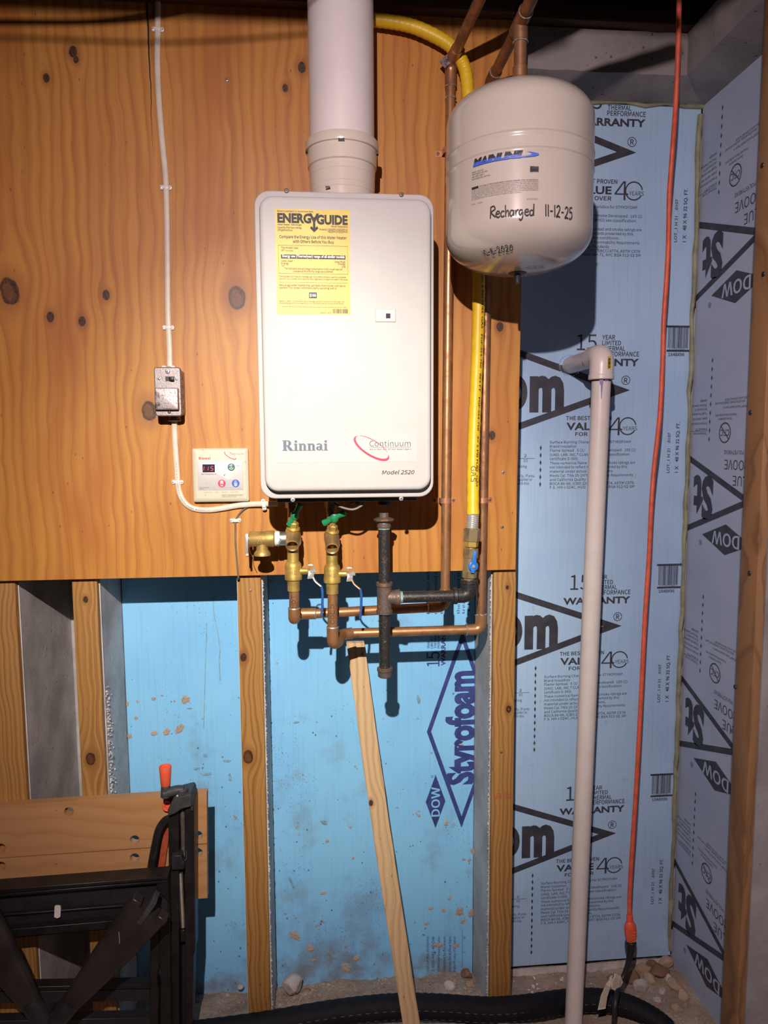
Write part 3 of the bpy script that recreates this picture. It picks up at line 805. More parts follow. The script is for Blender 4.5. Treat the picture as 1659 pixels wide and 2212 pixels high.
# --- middle board: the word mark standing on end, reading upwards
b = BM(); wb = BM()
A0 = P(994, 1788, FY); A1 = P(1002, 1361, FY); Lm = A1.z - A0.z
fv = lambda u, v: V(((A0.x + A1.x) / 2 - v, FY - .0007, A0.z + u)); fw = lambda u, v: fv(u, v) + V((0, -.0004, 0))
logo(b, fv, Lm, 'Styrofoam', .223, .798)
ringband(b, .272 * Lm, .147 * Lm, .006 * Lm, .006 * Lm, 0, fv, k=.7, n=16)
put(b, '15', fv, .825 * Lm, .112 * Lm, .062 * Lm, .073 * Lm, bold=-.004)
for s, y in (('YEAR', .160), ('LIMITED', .1435), ('THERMAL', .127), ('PERFORMANCE', .1105)): put(b, s, fv, .915 * Lm, y * Lm, .0115 * Lm, None, bold=.008)
put(b, 'WARRANTY', fv, .828 * Lm, .083 * Lm, .021 * Lm, .20 * Lm, bold=.03)
for s, px in (('RENEWABLE INSULATION', 928), ('not intended to reflect', 944), ('this material under', 957), ('the marked thickness', 993), ('treated by weather', 1004), ('This board', 1016)):
    p = P(px, 1326, FY); put(b, s, lambda u, v, p=p: V((p.x - v, FY - .0007, p.z + u)), 0, 0, .0075, .18, res=2)
for px, s in ((926, 'call for this economy'), (938, '1-800-441-4DOW'), (950, 'STYROFOAM brand insulation'), (962, 'supported by this reason'), (974, 'resists heat flow rate'), (984, 'higher R-value of insulation')):
    p = P(px, 2098, FY); put(b, s, lambda u, v, p=p: V((p.x - v, FY - .0007, p.z + u)), 0, 0, .0065, .105, res=2)
p = P(998, 2090, FY); rect(b, p.x, p.z, p.x + .0008, p.z + .115, lambda u, v: V((u, FY - .0007, v)))
for s, y in (('5', 2058), ('10', 2028)):
    p = P(1005, y, FY); put(b, s, lambda u, v, p=p: V((p.x - v, FY - .0007, p.z + u)), 0, 0, .006)
let = obj('lettering', b, M['ink_navy'], foam_m, smooth=False)
dow_word(wb, fw, Lm); obj('knockout_letters', wb, M['foam_blue'], let, smooth=False, label='pale letters on the navy diamond')

# --- side wall board: printed upside down
def side(u, v): return PX(1460 + u / 4.02, 700 + v / 4.02, .998)
cap = side(265, 1322).z - side(265, 1716).z; Ls = cap / .150
S0 = side(331, 1325)
oy0 = S0.y - .223 * Ls; oz0 = S0.z - .064 * Ls            # own origin (left tip) of the measured repeat
def rel_side(u, v):
    p = side(u, v); return p.y - oy0, -(p.z - oz0)
for k, ty in enumerate((513, 1029.6, 1537, 1979)):
    dz = PX(1528, ty, .998).z - S0.z
    fn = lambda u, v, dz=dz: V((.998 - .0007, oy0 + u, oz0 + dz - v)); fk = lambda u, v, dz=dz: fn(u, v) + V((-.0004, 0, 0))
    b = BM(); logo(b, fn, Ls, 'St', .223, .345)
    def ws(s, u0, v0, u1, ch, **kk):
        x0, y0 = rel_side(u0, v0); x1, _ = rel_side(u1, v0); put(b, s, fn, x0, y0, ch / 4.02 * .00112, abs(x1 - x0), **kk)
    def wsr(s, uend, v0, ch, **kk):
        x1, y0 = rel_side(uend, v0); put(b, s, fn, x1, y0, ch / 4.02 * .00112, None, align='R', **kk)
    wsr('BLUE', 498, 1312, 84, bold=-.005); wsr('GROOVE', 425, 1172, 84, bold=-.005); wsr('POLYSTYRENE', 421, 1090, 33)
    x, y = rel_side(427, 938); r = .0255; ringband(b, x, y, r, r, 0, fn, k=.88, n=30); put(b, 'CFC', fn, x, y - .0075, .015, .038, align='C')
    c_, s_ = math.cos(-.75), math.sin(-.75); poly(b, [(x + a * c_ - d * s_, y + a * s_ + d * c_) for a, d in ((-r, -.0013), (r, -.0013), (r, .0013), (-r, .0013))], fn)
    for s, ue, v in (('Ozone Depletion', 372, 812), ('Potential Reduced By 94%', 345, 780), ('STYROFOAM\u00ae brand plastic foam is', 413, 712), ('should be stored, handled and used', 345, 678), ('call us at 1-800-441-4DOW', 430, 642)):
        wsr(s, ue, v, 20, res=2)
    for s, v in (('Thickness inches', 935), ('R-value at 75\u00b0F', 898), ('R means resistance', 848), ('power. Ask for the', 806), ('To get the marked', 762), ('do it yourself. R', 724), ('The Dow Chemical', 688), ('package.', 650)):
        x, y = rel_side(273, v); put(b, s, fn, x, y, .0062, None, res=2)
    x, y = rel_side(270, 922); rect(b, x, y, x + .09, y + .0007, fn)
    for j in range(10):
        x, y = rel_side(321 - 3.4 * j, 310 + 76 * j); poly(b, [(x, y - .007), (x + .0032, y), (x, y + .007), (x - .0032, y)], fn)
    x, y = rel_side(215, 1890); circled_r(b, fn, x, y, .007)
    let = obj('lettering', b, M['ink_grey'], foam_s, smooth=False)
    wb = BM(); dow_word(wb, fk, Ls); obj('knockout_letters', wb, M['foam_right'], let, smooth=False)

# old glue patches and runs on the blue boards
def patch(par, px, py, rx, ry, seed, mat='glue', rot=0.0):
    p = P(px, py, FY); r = random.Random(seed); b = BM(); k = S(FY); n = 22; c = b.verts.new(p + V((0, -.0016, 0))); rings = []
    ph = [r.uniform(0, 6.28) for _ in range(4)]
    for f_, d_ in ((.6, .0014), (1.0, .0003)):
        ring = []
        for i in range(n):
            a = 2 * math.pi * i / n; q = f_ * (.82 + .16 * math.sin(2 * a + ph[0]) + .10 * math.sin(5 * a + ph[1]) + .07 * math.sin(8 * a + ph[2])) * r.uniform(.86, 1.12)
            u, v = rx * math.cos(a) * q, ry * math.sin(a) * q; u, v = u * math.cos(rot) - v * math.sin(rot), u * math.sin(rot) + v * math.cos(rot)
            ring.append(b.verts.new(p + V((u * k, -d_ - r.uniform(0, .0008), v * k))))
        rings.append(ring)
    for i in range(n):
        j = (i + 1) % n; b.faces.new((c, rings[0][i], rings[0][j])); b.faces.new((rings[0][i], rings[1][i], rings[1][j], rings[0][j]))
    bmesh.ops.recalc_face_normals(b, faces=b.faces); return obj('glue_patch', b, M[mat], par, smooth=False)
for i, a in enumerate(((401, 1511, 13, 9), (388, 1574, 8, 17, -.45), (360, 1581, 9, 9), (333, 1584, 7, 8), (332, 1509, 5, 6), (297, 1515, 4, 4), (275, 1520, 4, 6), (294, 1551, 4, 6), (280, 1590, 5, 9, .3), (350, 1502, 3, 3), (377, 1514, 3, 3))): patch(foam_l, *a[:4], i, 'glue', a[4] if len(a) > 4 else 0)
for i, a in enumerate(((447, 1672, 12, 4, .2), (490, 1643, 10, 5), (497, 1679, 5, 10), (425, 1660, 9, 4), (443, 1632, 5, 6), (410, 1530, 6, 3))): patch(foam_l, *a[:4], 40 + i, 'glue_olive', a[4] if len(a) > 4 else 0)
for i, a in enumerate(((993, 1969, 10, 15), (958, 1966, 6, 6), (931, 1962, 7, 5), (637, 2021, 18, 11, -.5), (670, 2048, 12, 10), (678, 2074, 6, 4), (964, 1778, 7, 7), (922, 1995, 7, 5), (946, 2041, 13, 9), (984, 2043, 9, 8), (707, 1817, 4, 6), (698, 1929, 8, 5), (1002, 1856, 5, 4), (1014, 1858, 5, 5), (1021, 1838, 7, 8), (763, 1853, 4, 4), (996, 1608, 6, 3), (932, 1626, 3, 3), (767, 1655, 3, 4), (757, 1787, 3, 4), (858, 1744, 3, 3), (748, 2090, 12, 14), (770, 2070, 7, 10), (1000, 1990, 7, 8), (1018, 1972, 9, 12), (971, 1940, 6, 5))): patch(foam_m, *a[:4], 80 + i, 'glue', a[4] if len(a) > 4 else 0)
for i, a in enumerate(((630, 1907, 4, 18, .35), (700, 1776, 9, 8), (904, 1510, 5, 12), (640, 1560, 8, 3))): patch(foam_m, *a[:4], 140 + i, 'glue_olive', a[4] if len(a) > 4 else 0)
for par, pts, wd in ((foam_l, ((446, 1345), (446, 1380), (444, 1420), (443, 1470), (441, 1530), (440, 1575)), .0022), (foam_l, ((460, 1290), (463, 1330), (470, 1365), (475, 1400), (474, 1430), (476, 1470)), .0026)):
    b = BM(); ribbon(b, [(P(x_, y_, FY).x, P(x_, y_, FY).z) for x_, y_ in pts], wd, plane_xz(FY, .0005)); obj('drip_stain', b, M['glue_olive'], par, smooth=False)

# sealant bead in the corner and along the top of the boards
b = BM(); pts = [V((.990 + rnd.uniform(-.003, .003), FY - .004 + rnd.uniform(-.002, .002), .03 + k * .05)) for k in range(47)]
tube(b, pts, [rnd.uniform(.004, .0075) for _ in pts], 8)
pts = [V((.48 + .052 * k, FY - .003, ZBEAM - .004 + rnd.uniform(-.006, .003))) for k in range(11)]
tube(b, pts, [rnd.uniform(.003, .0075) for _ in pts], 8)
obj('sealant_bead', b, M['seam'], label='dirty yellow green bead of sealant in the corner between the two foam boards', cat='sealant')

# ------------------------------------------------------------------ tankless water heater
HY = -.228                                      # plane of the front flange
hx0, hx1 = -.1153, .2328; hz0, hz1 = CZ - .1135, CZ + .4785
heater = empty('tankless_water_heater', ((hx0 + hx1) / 2, -.12, hz0), 'white tankless water heater with a yellow energy label hung on the plywood', 'water heater')
b = BM(); rrloft(b, hx0 + .006, hx1 - .006, hz0 + .005, hz1 - .005, .022, [(0, -.022), (0, HY + .006)]); obj('casing', b, M['enamel_casing'], heater)
b = BM(); rrloft(b, hx0, hx1, hz0, hz1, .029, [(0.001, HY + .011), (0, HY + .009), (0, HY + .003), (.0012, HY + .0008), (.003, HY)]); obj('flange', b, M['enamel'], heater, angle=50)
fx0, fx1, fz0, fz1 = hx0 + .0105, hx1 - .0085, hz0 + .0155, hz1 - .0155
b = BM(); rrloft(b, fx0, fx1, fz0, fz1, .026, [(.0035, HY + .001), (.0025, HY - .005), (0, HY - .008), (0, HY - .014), (.0012, HY - .0185), (.004, HY - .0215), (.009, HY - .0225)], n=8)
cover = obj('front_cover', b, M['enamel'], heater, angle=60)
b = BM(); rrloft(b, fx0 + .002, fx1 - .002, fz0 + .002, fz1 - .002, .024, [(0, HY + .0005), (0, HY - .006)]); obj('gasket', b, M['black_plastic'], heater)
FYP = HY - .0225
for px, py, m in ((619, 412, 'thread'), (867, 420.5, 'thread'), (632.5, 1079.5, 'chrome'), (866.5, 1077, 'chrome')):
    p = P(px, py, HY); screw(heater, p, (0, -1, 0), .0046, M[m], 'flange_screw')
# inspection window
pl = P(810, 667, FYP); ph = P(855, 696, FYP)
b = BM(); rrloft(b, pl.x, ph.x, ph.z, pl.z, .0018, [(0, FYP + .001), (0, FYP - .0008), (.0012, FYP - .0018)]); wp = obj('window_plate', b, M['enamel_casing'], heater)
pl = P(833.5, 677.5, FYP); ph = P(843, 688, FYP)
b = BM(); box(b, (pl.x, FYP - .0022, ph.z), (ph.x, FYP - .0008, pl.z)); obj('sight_glass', b, M['screen'], wp)
# energy label
def px_line(b, s, xl, xr, yb, hpx, Y, **k):
    a = P(xl, yb, Y); c = P(xr, yb, Y); mi = k.pop('mi', 0); eps = k.pop('eps', .0006)
    put(b, s, plane_xz(Y, eps), a.x, (a.z + c.z) / 2, hpx * S(Y), c.x - a.x, mi=mi, **k)
LY = FYP - .0003
pl = P(595.5, 449, LY); ph = P(755.5, 682.5, LY)
ex0, ex1, ez1, ez0 = P(595.6, 560, LY).x, P(756, 560, LY).x, (P(595, 449, LY).z + P(756, 456, LY).z) / 2, (P(596, 676, LY).z + P(756, 683, LY).z) / 2
b = BM(); box(b, (ex0, LY - .0002, ez0), (ex1, LY + .0002, ez1)); lab = obj('energy_label', b, M['yellow_label'], heater, smooth=False)
b = BM(); wb = BM(); fE = plane_xz(LY, .0005); fEw = plane_xz(LY, .0009)
LW, LH = ex1 - ex0, ez1 - ez0
# label measured in its own zoomed frame: u 48..1412, v 75..2060 (right edge sits 65 lower)
def e(u, v): return ex0 + (u - 48) / 1364 * LW, ez1 - (v - 75 - (u - 48) / 1364 * 62) / 1935 * LH
def el(s, u0, v, u1, ch, bb=None, f=None, **k):
    x0, z0 = e(u0, v); x1, _ = e(u1, v); put(b if bb is None else bb, s, f or fE, x0, z0, ch / 1935 * LH, x1 - x0, **k)
el('Based on standard U.S. Government tests', 95, 134, 745, 30, bold=.008, res=2)
el('ENERG', 92, 322, 708, 158, bold=.05); el('GUIDE', 805, 370, 1376, 158, bold=.05)
x, z = e(760, 180); sx = LW / 1364; sz = LH / 1935
for sg in (1, -1): poly(b, [(x + sg * a * sx, z - c * sz) for a, c in ((0, 95), (46, 0), (92, 0), (24, 150), (0, 150))], fE)
rect(b, x - 21 * sx, z - 300 * sz, x + 21 * sx, z - 70 * sz, fE)
poly(b, [(x + a * sx, z - c * sz) for a, c in ((-78, 268), (-50, 232), (0, 282), (0, 345))], fE); poly(b, [(x + a * sx, z - c * sz) for a, c in ((78, 268), (50, 232), (0, 282), (0, 345))], fE)
for s, u0, v, u1, ch in (('Water Heater - Natural gas', 92, 378, 530, 32), ('Capacity (first hour rating):', 92, 432, 535, 32), ('199 gallons/hour', 92, 478, 370, 32),
    ('Rinnai Corporation', 1072, 440, 1378, 32), ('Model(s) V2532FFU/V2532FFUC', 855, 488, 1378, 32), ('V2520FFU/V2520FFUC', 1005, 534, 1378, 32)): el(s, u0, v, u1, ch, bold=.012, res=2)
el('Compare the Energy Use of this Water Heater', 122, 612, 1355, 52, bold=.012); el('with Others Before You Buy.', 365, 705, 1128, 52, bold=.012)
(x0, z0), (x1, z1) = e(96, 1258), e(1372, 800); frame(b, x0, z0, x1, e(96, 738)[1], .0004, fE)
for s, u0, v, u1, ch in (('This Model Uses', 145, 805, 460, 36), ('187', 148, 850, 212, 32), ('Therms/year', 220, 854, 372, 22), ('Uses Least', 148, 1045, 360, 34), ('Energy', 150, 1092, 285, 34), ('187', 150, 1136, 212, 30),
    ('Uses Most', 1128, 1092, 1325, 34), ('Energy', 1192, 1132, 1325, 32), ('238', 1258, 1186, 1325, 32),
    ('The Estimated Annual Energy Consumption of this model was not', 200, 1188, 1270, 34), ('available at the time the range was published.', 366, 1242, 1100, 34),
    ('Therms/year is a measure of energy use. Your utility company uses it to compute', 105, 1326, 1330, 28), ('your bill. Only models with maximum flow rates above 3.0 gpm are used in this scale.', 103, 1368, 1370, 26),
    ('Natural gas water heaters that use fewer therms/year cost less to', 100, 1490, 1325, 36), ("operate. This model's estimated yearly operating cost is:", 102, 1538, 1160, 36),
    ('Based on a 2004 U.S. Government national average cost of $.91 per therm for natural gas. Your', 100, 1780, 1305, 24), ('actual operating cost will vary depending on your local utility rates and your use of the product.', 100, 1816, 1285, 24),
    ('Important: Removal of this label before consumer purchase is a violation of federal law (42 U.S.C. 6302).', 140, 1880, 1350, 16), ('0149-0711-4.00', 850, 2024, 1052, 24)): el(s, u0, v, u1, ch, bold=.008, res=2)
(x0, z0), (x1, z1) = e(100, 1420), e(1370, 1420); rect(b, x0, z0 - .0002, x1, z0 + .0002, fE)
(x0, z0), (x1, z1) = e(146, 985), e(1328, 925); rect(b, x0, z0, x1, e(146, 912)[1], fE)
(x0, z0), (x1, z1) = e(648, 1732), e(790, 1630); rect(b, x0, z0, x1, e(648, 1626)[1], fE)
(x0, z0), (x1, z1) = e(1078, 2030), e(1362, 1950); barcode(b, x0, z0, x1, e(1078, 1948)[1], fE, 3)
el('Energy use (Therms/year) range of all similar models', 170, 963, 1312, 46, wb, fEw, bold=.03); el('$166', 660, 1706, 776, 58, wb, fEw, bold=.03)
obj('lettering', b, M['ink'], lab, smooth=False); obj('knockout_letters', wb, M['ink_white'], lab, smooth=False, label='white letters on the black bars')
# brand plate: slate slab serif word, ring device, model number
NY = FYP - .0003
q = lambda u, v: P(590 + u / 5.027, 920 + v / 5.027, NY)
pa, pb = q(30, 400), q(1560, 100)
b = BM(); box(b, (pa.x, NY - .0001, pa.z), (pb.x, NY + .0002, pb.z)); bp = obj('name_plate', b, M['enamel'], heater, smooth=False)
fN = plane_xz(NY, .0004)
b = BM(); a, c = q(102, 270), q(598, 268); slab_word(b, fN, a.x, (a.z + c.z) / 2, 112 / 5.027 * S(NY), c.x - a.x); obj('lettering', b, M['ink_slate'], bp, smooth=False)
k = S(NY) / 5.027
def ring_device(par, cx, cz, sc, fn, mats, tagline=True):
    b = BM(); ringband(b, cx, cz, 222 * sc, 84 * sc, -.56, fn, ox=-2 * sc, oy=15 * sc, k=.915, n=60); obj('ring_mark', b, mats[0], par, smooth=False)
    b = BM(); f2 = lambda u, v: fn(u, v) + V((0, -.0003, 0))
    put(b, 'Continuum', f2, cx - 20 * sc, cz + 22 * sc, 62 * sc, 448 * sc, bold=-.016)
    if tagline:
        rect(b, cx - 18 * sc, cz + 12 * sc, cx + 430 * sc, cz + 13.6 * sc, f2); put(b, 'Never Run Out Of Hot Water Again', f2, cx - 18 * sc, cz - 17 * sc, 15 * sc, 448 * sc, space=1.2, bold=.004)
    obj('lettering', b, mats[1], par, smooth=False)
c0 = q(1068, 245); ring_device(bp, c0.x, c0.z, k, fN, (M['ink_red'], M['ink']))
b = BM(); a, c = q(1180, 527), q(1534, 522); put(b, 'Model 2520', plane_xz(FYP, .0006), a.x, (a.z + c.z) / 2, 42 * k, c.x - a.x, shear=.22, bold=.002); obj('lettering', b, M['ink'], heater, smooth=False)
# fittings under the heater
uz = hz0
b = BM(); box(b, (hx0 + .03, -.2, uz - .010), (hx1 - .03, -.05, uz + .006), .003); obj('bottom_plate', b, M['grey_plastic'], heater)
for px in (634, 716):
    x = P(px, 1120, -.13).x
    b = BM(); cyl(b, (x, -.105, uz - .012), (x, -.105, uz + .004), .017, n=6); cyl(b, (x, -.105, uz - .04), (x, -.105, uz - .010), .0115); obj('water_connection', b, M['bronze'], heater)
b = BM(); x = P(831, 1110, -.135).x; cyl(b, (x, -.135, uz - .022), (x, -.135, uz + .004), .014); obj('gas_connection', b, M['black_iron'], heater)
b = BM(); x = P(752, 1100, -.2).x; tube(b, spline([(x - .04, -.16, uz - .004), (x - .02, -.175, uz - .020), (x + .008, -.18, uz - .028), (x + .026, -.18, uz - .022), (x + .034, -.18, uz - .013), (x + .022, -.178, uz - .010), (x + .006, -.175, uz - .016)]), .0024, 8); obj('cord', b, M['wire_grey'], heater)
b = BM(); x = P(773, 1100, -.18).x; box(b, (x - .005, -.184, uz - .018), (x + .005, -.18, uz + .002), .001); obj('bracket', b, M['grey_plastic'], heater)

# ------------------------------------------------------------------ flue
YF = -.128; s = S(YF)
fxc = P(739, 340, YF).x; ztop = CZ + 1.12
flue = empty('flue_pipe', (fxc, YF, hz1), 'fat white flue pipe rising from the top of the water heater', 'flue')
zc = P(738, 283, YF - .06).z
b = BM(); lathe(b, [(.0665, 0), (.0665, ztop - zc + .02)], (fxc, YF, zc - .02), (0, 0, 1), 48); obj('pipe', b, M['flue'], flue)
b = BM(); lathe(b, [(.068, -.022), (.0745, -.0195), (.0752, -.017), (.0752, -.004), (.0735, -.001), (.069, 0), (.0668, 0)], (fxc, YF, zc), (0, 0, 1), 48); obj('collar_ring', b, M['adapter'], flue)
zb = hz1 - .006; H = zc - .018 - zb
b = BM(); lathe(b, [(.0650, 0), (.0655, H * .27), (.0662, H * .28), (.0662, H * .36), (.0668, H * .37), (.0668, H * .56), (.0675, H * .57), (.0675, H * .70), (.0705, H * .72), (.0712, H * .9), (.0712, H)], (fxc, YF, zb), (0, 0, 1), 48); obj('adapter', b, M['adapter'], flue, angle=25)
for a in (-93, -172, -8):
    d = V((math.cos(R(a)), math.sin(R(a)), 0)); p = V((fxc, YF, zc - .021)) + d * .0725; t = V((-d.y, d.x, 0))
    b = BM(); hexa(b, [p + t * sx_ * .006 + d * sy_ * .002 + V((0, 0, sz_ * .0028)) for sz_ in (-1, 1) for sx_, sy_ in ((-1, -1), (1, -1), (1, 1), (-1, 1))]); obj('clip', b, M['black_plastic'], flue)
p = P(708, 403.5, YF - .067); b = BM(); box(b, p - V((.0045, .001, .0013)), p + V((.0045, .002, .0013))); obj('clip', b, M['black_plastic'], flue)

# ------------------------------------------------------------------ expansion tank
TY = -.268; TR = .1385
txc = P(1121, 340, TY).x; tzb = P(1121, 590, TY).z; tzt = P(1121, 131, TY).z - .058
tank = empty('expansion_tank', (txc, TY, tzb), 'beige expansion tank with handwritten dates hanging from a copper pipe beside the heater', 'tank')
H = tzt - tzb; prof = []
for i in range(15):
    t = i / 14 * math.pi / 2; prof.append((TR * math.sin(t) ** .86 if i else 0, .068 - .068 * math.cos(t) ** 1.0))
def groove(h): return [(TR, h - .006), (TR + .0016, h - .003), (TR + .0016, h - .0012), (TR - .0022, h + .0004), (TR + .0002, h + .003)]
g1 = P(1121, 317, TY - TR).z - tzb; g2 = P(1121, 279, TY - TR).z - tzb
prof += [(TR, .0685), (TR, g1 - .0075)] + groove(g1) + [(TR, g1 + .0045), (TR, g1 + .012), (TR, g2 - .0075)] + groove(g2) + [(TR, g2 + .0045), (TR, H - .0635)]
for i in range(15):
    t = (1 - i / 14) * math.pi / 2; prof.append((TR * math.sin(t) ** .8 if i < 14 else 0, H - .062 + .062 * math.cos(t)))
b = BM(); lathe(b, prof, (txc, TY, tzb), (0, 0, 1), 72, ref=(0, -1, 0)); shell = obj('shell', b, M['tank'], tank, angle=50)
b = BM(); zz = tzb - .0; lathe(b, [(0, -.001), (.012, -.001), (.018, .002), (.0185, .006), (.012, .008)], (txc, TY, zz - .002), (0, 0, 1), 24)
obj('valve_seat', b, M['black_plastic'], tank)
b = BM(); lathe(b, [(0, -.020), (.0052, -.0195), (.006, -.017), (.0066, -.002), (.008, 0)], (txc, TY, zz), (0, 0, 1), 18); obj('air_valve_cap', b, M['black_plastic'], tank)
b = BM(); lathe(b, [(.020, -.01), (.020, .006), (.0165, .008), (.0165, .026), (.013, .028)], (txc, TY, tzt), (0, 0, 1), 6); obj('inlet_nut', b, M['copper_dull'], tank)
def on_tank(x, y):
    d = _ray(x, y); o = EYE - V((txc, TY, 0)); A = d.x ** 2 + d.y ** 2; B = 2 * (o.x * d.x + o.y * d.y); C = o.x ** 2 + o.y ** 2 - TR ** 2
    t = (-B - math.sqrt(B * B - 4 * A * C)) / (2 * A); p = EYE + d * t; return math.atan2(p.x - txc, -(p.y - TY)) * TR, p.z
def fT(u, v, r=TR + .0017): return V((txc + r * math.sin(u / TR), TY - r * math.cos(u / TR), v))
q = lambda u, v: on_tank(1000 + u / 6.381, 310 + v / 6.381)
a0, a1 = q(148, 303), q(835, 210); zb_, zt_ = (q(148, 300)[1] + q(820, 213)[1]) / 2, (q(178, 205)[1] + q(835, 118)[1]) / 2
b = BM(); put(b, 'MAINLINE', fT, a0[0], zb_, zt_ - zb_, a1[0] - a0[0] - .001, bold=.06, shear=.25)
zm = zb_ + (zt_ - zb_) * .47
bmesh.ops.bisect_plane(b, geom=list(b.verts) + list(b.edges) + list(b.faces), plane_co=(0, 0, zm), plane_no=(0, 0, 1))
for f in b.faces: f.material_index = 1 if f.calc_center_median().z < zm else 0
obj('brand_lettering', b, [M['ink'], M['ink_blue']], tank, smooth=False, label='slanted brand word, black above and blue below')
b = BM(); zu = q(150, 325)[1]; ue = q(1045, 200)
W = ue[0] - a0[0]; hh = zt_ - zb_
oc = [(W * .70 * i / 12, zu - .0006 + .0012 * i / 12) for i in range(13)] + [(W * .785 + W * .215 * math.sin(t), zu + .0008 + hh * .84 * (1 - math.cos(t)) / 2) for t in [math.pi * i / 20 for i in range(1, 21)]]
ic = [(W * .70 * i / 12, zu + .0022 + .0008 * i / 12) for i in range(13)] + [(W * .775 + W * .12 * math.sin(t), zu + .0030 + (hh * .84 - .0022) * (1 - math.cos(t)) / 2) for t in [math.pi * i / 20 for i in range(1, 21)]]
pv = None
for (xo_, zo_), (xi_, zi_) in zip(oc, ic):
    cu_ = (b.verts.new(fT(a0[0] + xo_, zo_)), b.verts.new(fT(a0[0] + xi_, zi_)))
    if pv: b.faces.new((pv[0], cu_[0], cu_[1], pv[1]))
    pv = cu_
obj('swoosh', b, M['ink_blue'], tank, smooth=False)
# flag: canton and stripes
u0, u1 = q(922, 400)[0], q(1040, 400)[0]; z1 = q(980, 316)[1]; z0 = q(980, 400)[1]; b = BM()
rect(b, u0, z0 + (z1 - z0) * .52, u0 + (u1 - u0) * .46, z1, fT)
for i in range(7):
    za = z0 + (z1 - z0) * (.16 + .84 * (i / 7)); rect(b, u0 + ((u1 - u0) * .46 if i > 3 else 0), za, u1, za + (z1 - z0) * .075, fT)
put(b, 'MADE IN USA', fT, u0, z0, .0017, u1 - u0)
def qt(s, ua, va, ub, ch, **k):
    A, B = q(ua, va), q(ub, va); put(b, s, fT, A[0], A[1], ch / 6.381 * S(TY - TR), B[0] - A[0], res=2, **k)
for s, u_, v, e_ in (('MODEL: MLXT12', 135, 415, 285), ('PRECHARGE: 40 PSIG', 135, 445, 340), ('MAX TEMP: 200\u00b0 F', 135, 478, 298), ('MAX PRESSURE: 150 PSIG', 135, 510, 380)): qt(s, u_, v, e_, 15, bold=.006)
LIN = ['RUPTURE OR EXPLOSION AND FLOODING HAZARD. Prior to installation,', 'review the instructions in the accompanying product manual and always place the manual with the', 'product. Factors including sizing, installation and water quality are critical to safe operation.',
       'Failure to follow the installation and service guidelines can result in rupture or explosion, resulting', 'in a leak and possibly causing serious or fatal injury and/or property damage and may void the', 'warranty. Do not install this product where flooding or leakage could cause damage to the',
       'surrounding area or where no floor drain exists. This product must be inspected annually by a', 'licensed professional. For use with domestic potable hot water systems.']
zA = q(1035, 498)[1]; zB = q(135, 778)[1]; uA = q(130, 650)[0]; uB = q(1035, 650)[0]
for i, s in enumerate(LIN):
    z = zA - .0012 + (zB - zA) * i / 7
    if i == 0: rect(b, uA, z - .0006, uA + (uB - uA) * .12, z + .0024, fT); put(b, s, fT, uA + (uB - uA) * .135, z, .0016, (uB - uA) * .865, bold=.012, res=2)
    else: put(b, s, fT, uA, z, .0014, (uB - uA) * (1 if i < 7 else .76), bold=.004, res=2)
qt('MC15-014 (04/12)', 878, 775, 1025, 13); qt('KEY007', 128, 852, 180, 12); qt('4/8/2020', 208, 832, 278, 12)
obj('lettering', b, M['ink'], tank, smooth=False)
# handwriting in marker
HW = {'R': [[(0, 0), (.06, 1)], [(.02, .95), (.35, 1.02), (.5, .75), (.1, .5), (.55, .05)]], 'e': [[(0, .28), (.35, .34), (.3, .52), (.1, .5), (.0, .2), (.2, .0), (.42, .1)]],
      'c': [[(.36, .45), (.15, .5), (.0, .25), (.12, .02), (.38, .08)]], 'h': [[(.0, 1), (.04, 0)], [(.04, .3), (.2, .52), (.32, .4), (.34, 0)]], 'a': [[(.36, .46), (.12, .5), (.0, .25), (.1, .02), (.3, .15), (.38, .48), (.4, .02)]],
      'r': [[(0, .5), (.04, 0)], [(.03, .3), (.16, .5), (.3, .5)]], 'g': [[(.36, .46), (.12, .5), (.0, .25), (.12, .05), (.34, .3), (.36, -.1), (.2, -.35), (.0, -.25)]], 'd': [[(.34, .42), (.1, .45), (.0, .2), (.12, .0), (.34, .2), (.4, 1.0), (.38, .0)]],
      '1': [[(.05, 1), (.08, 0)]], '-': [[(0, .45), (.3, .47)]], '2': [[(.0, .8), (.2, 1), (.38, .8), (.25, .4), (.0, .02), (.2, .08), (.42, .0)]], '5': [[(.4, 1), (.1, .98), (.06, .6), (.3, .62), (.36, .25), (.15, 0), (.0, .1)]],
      '0': [[(.2, .9), (.02, .55), (.1, .1), (.35, .2), (.4, .7), (.2, .92), (.1, .85)]], '8': [[(.3, .92), (.08, .8), (.3, .45), (.35, .1), (.1, .05), (.1, .35), (.34, .75), (.3, .92)]],
      'H': [[(0, 0), (.08, 1)], [(.4, 0), (.44, 1)], [(.05, .5), (.42, .5)]], 'O': [[(.2, .95), (.0, .5), (.18, .02), (.42, .5), (.2, .95)]], 'T': [[(.22, 0), (.24, 1)], [(0, .98), (.5, 1.0)]], 'C': [[(.42, .85), (.2, 1), (.0, .5), (.15, .02), (.42, .12)]],
      'L': [[(.05, 1), (.02, .02), (.38, .0)]], 'D': [[(.03, 0), (.05, 1)], [(.03, .98), (.4, .7), (.36, .2), (.0, .02)]], 'G': [[(.42, .85), (.2, 1), (.0, .5), (.18, .02), (.42, .15), (.42, .45), (.25, .45)]], 'A': [[(0, 0), (.2, 1), (.4, 0)], [(.08, .4), (.34, .4)]], 'S': [[(.4, .9), (.15, 1), (.05, .75), (.35, .4), (.3, .05), (.0, .08)]]}
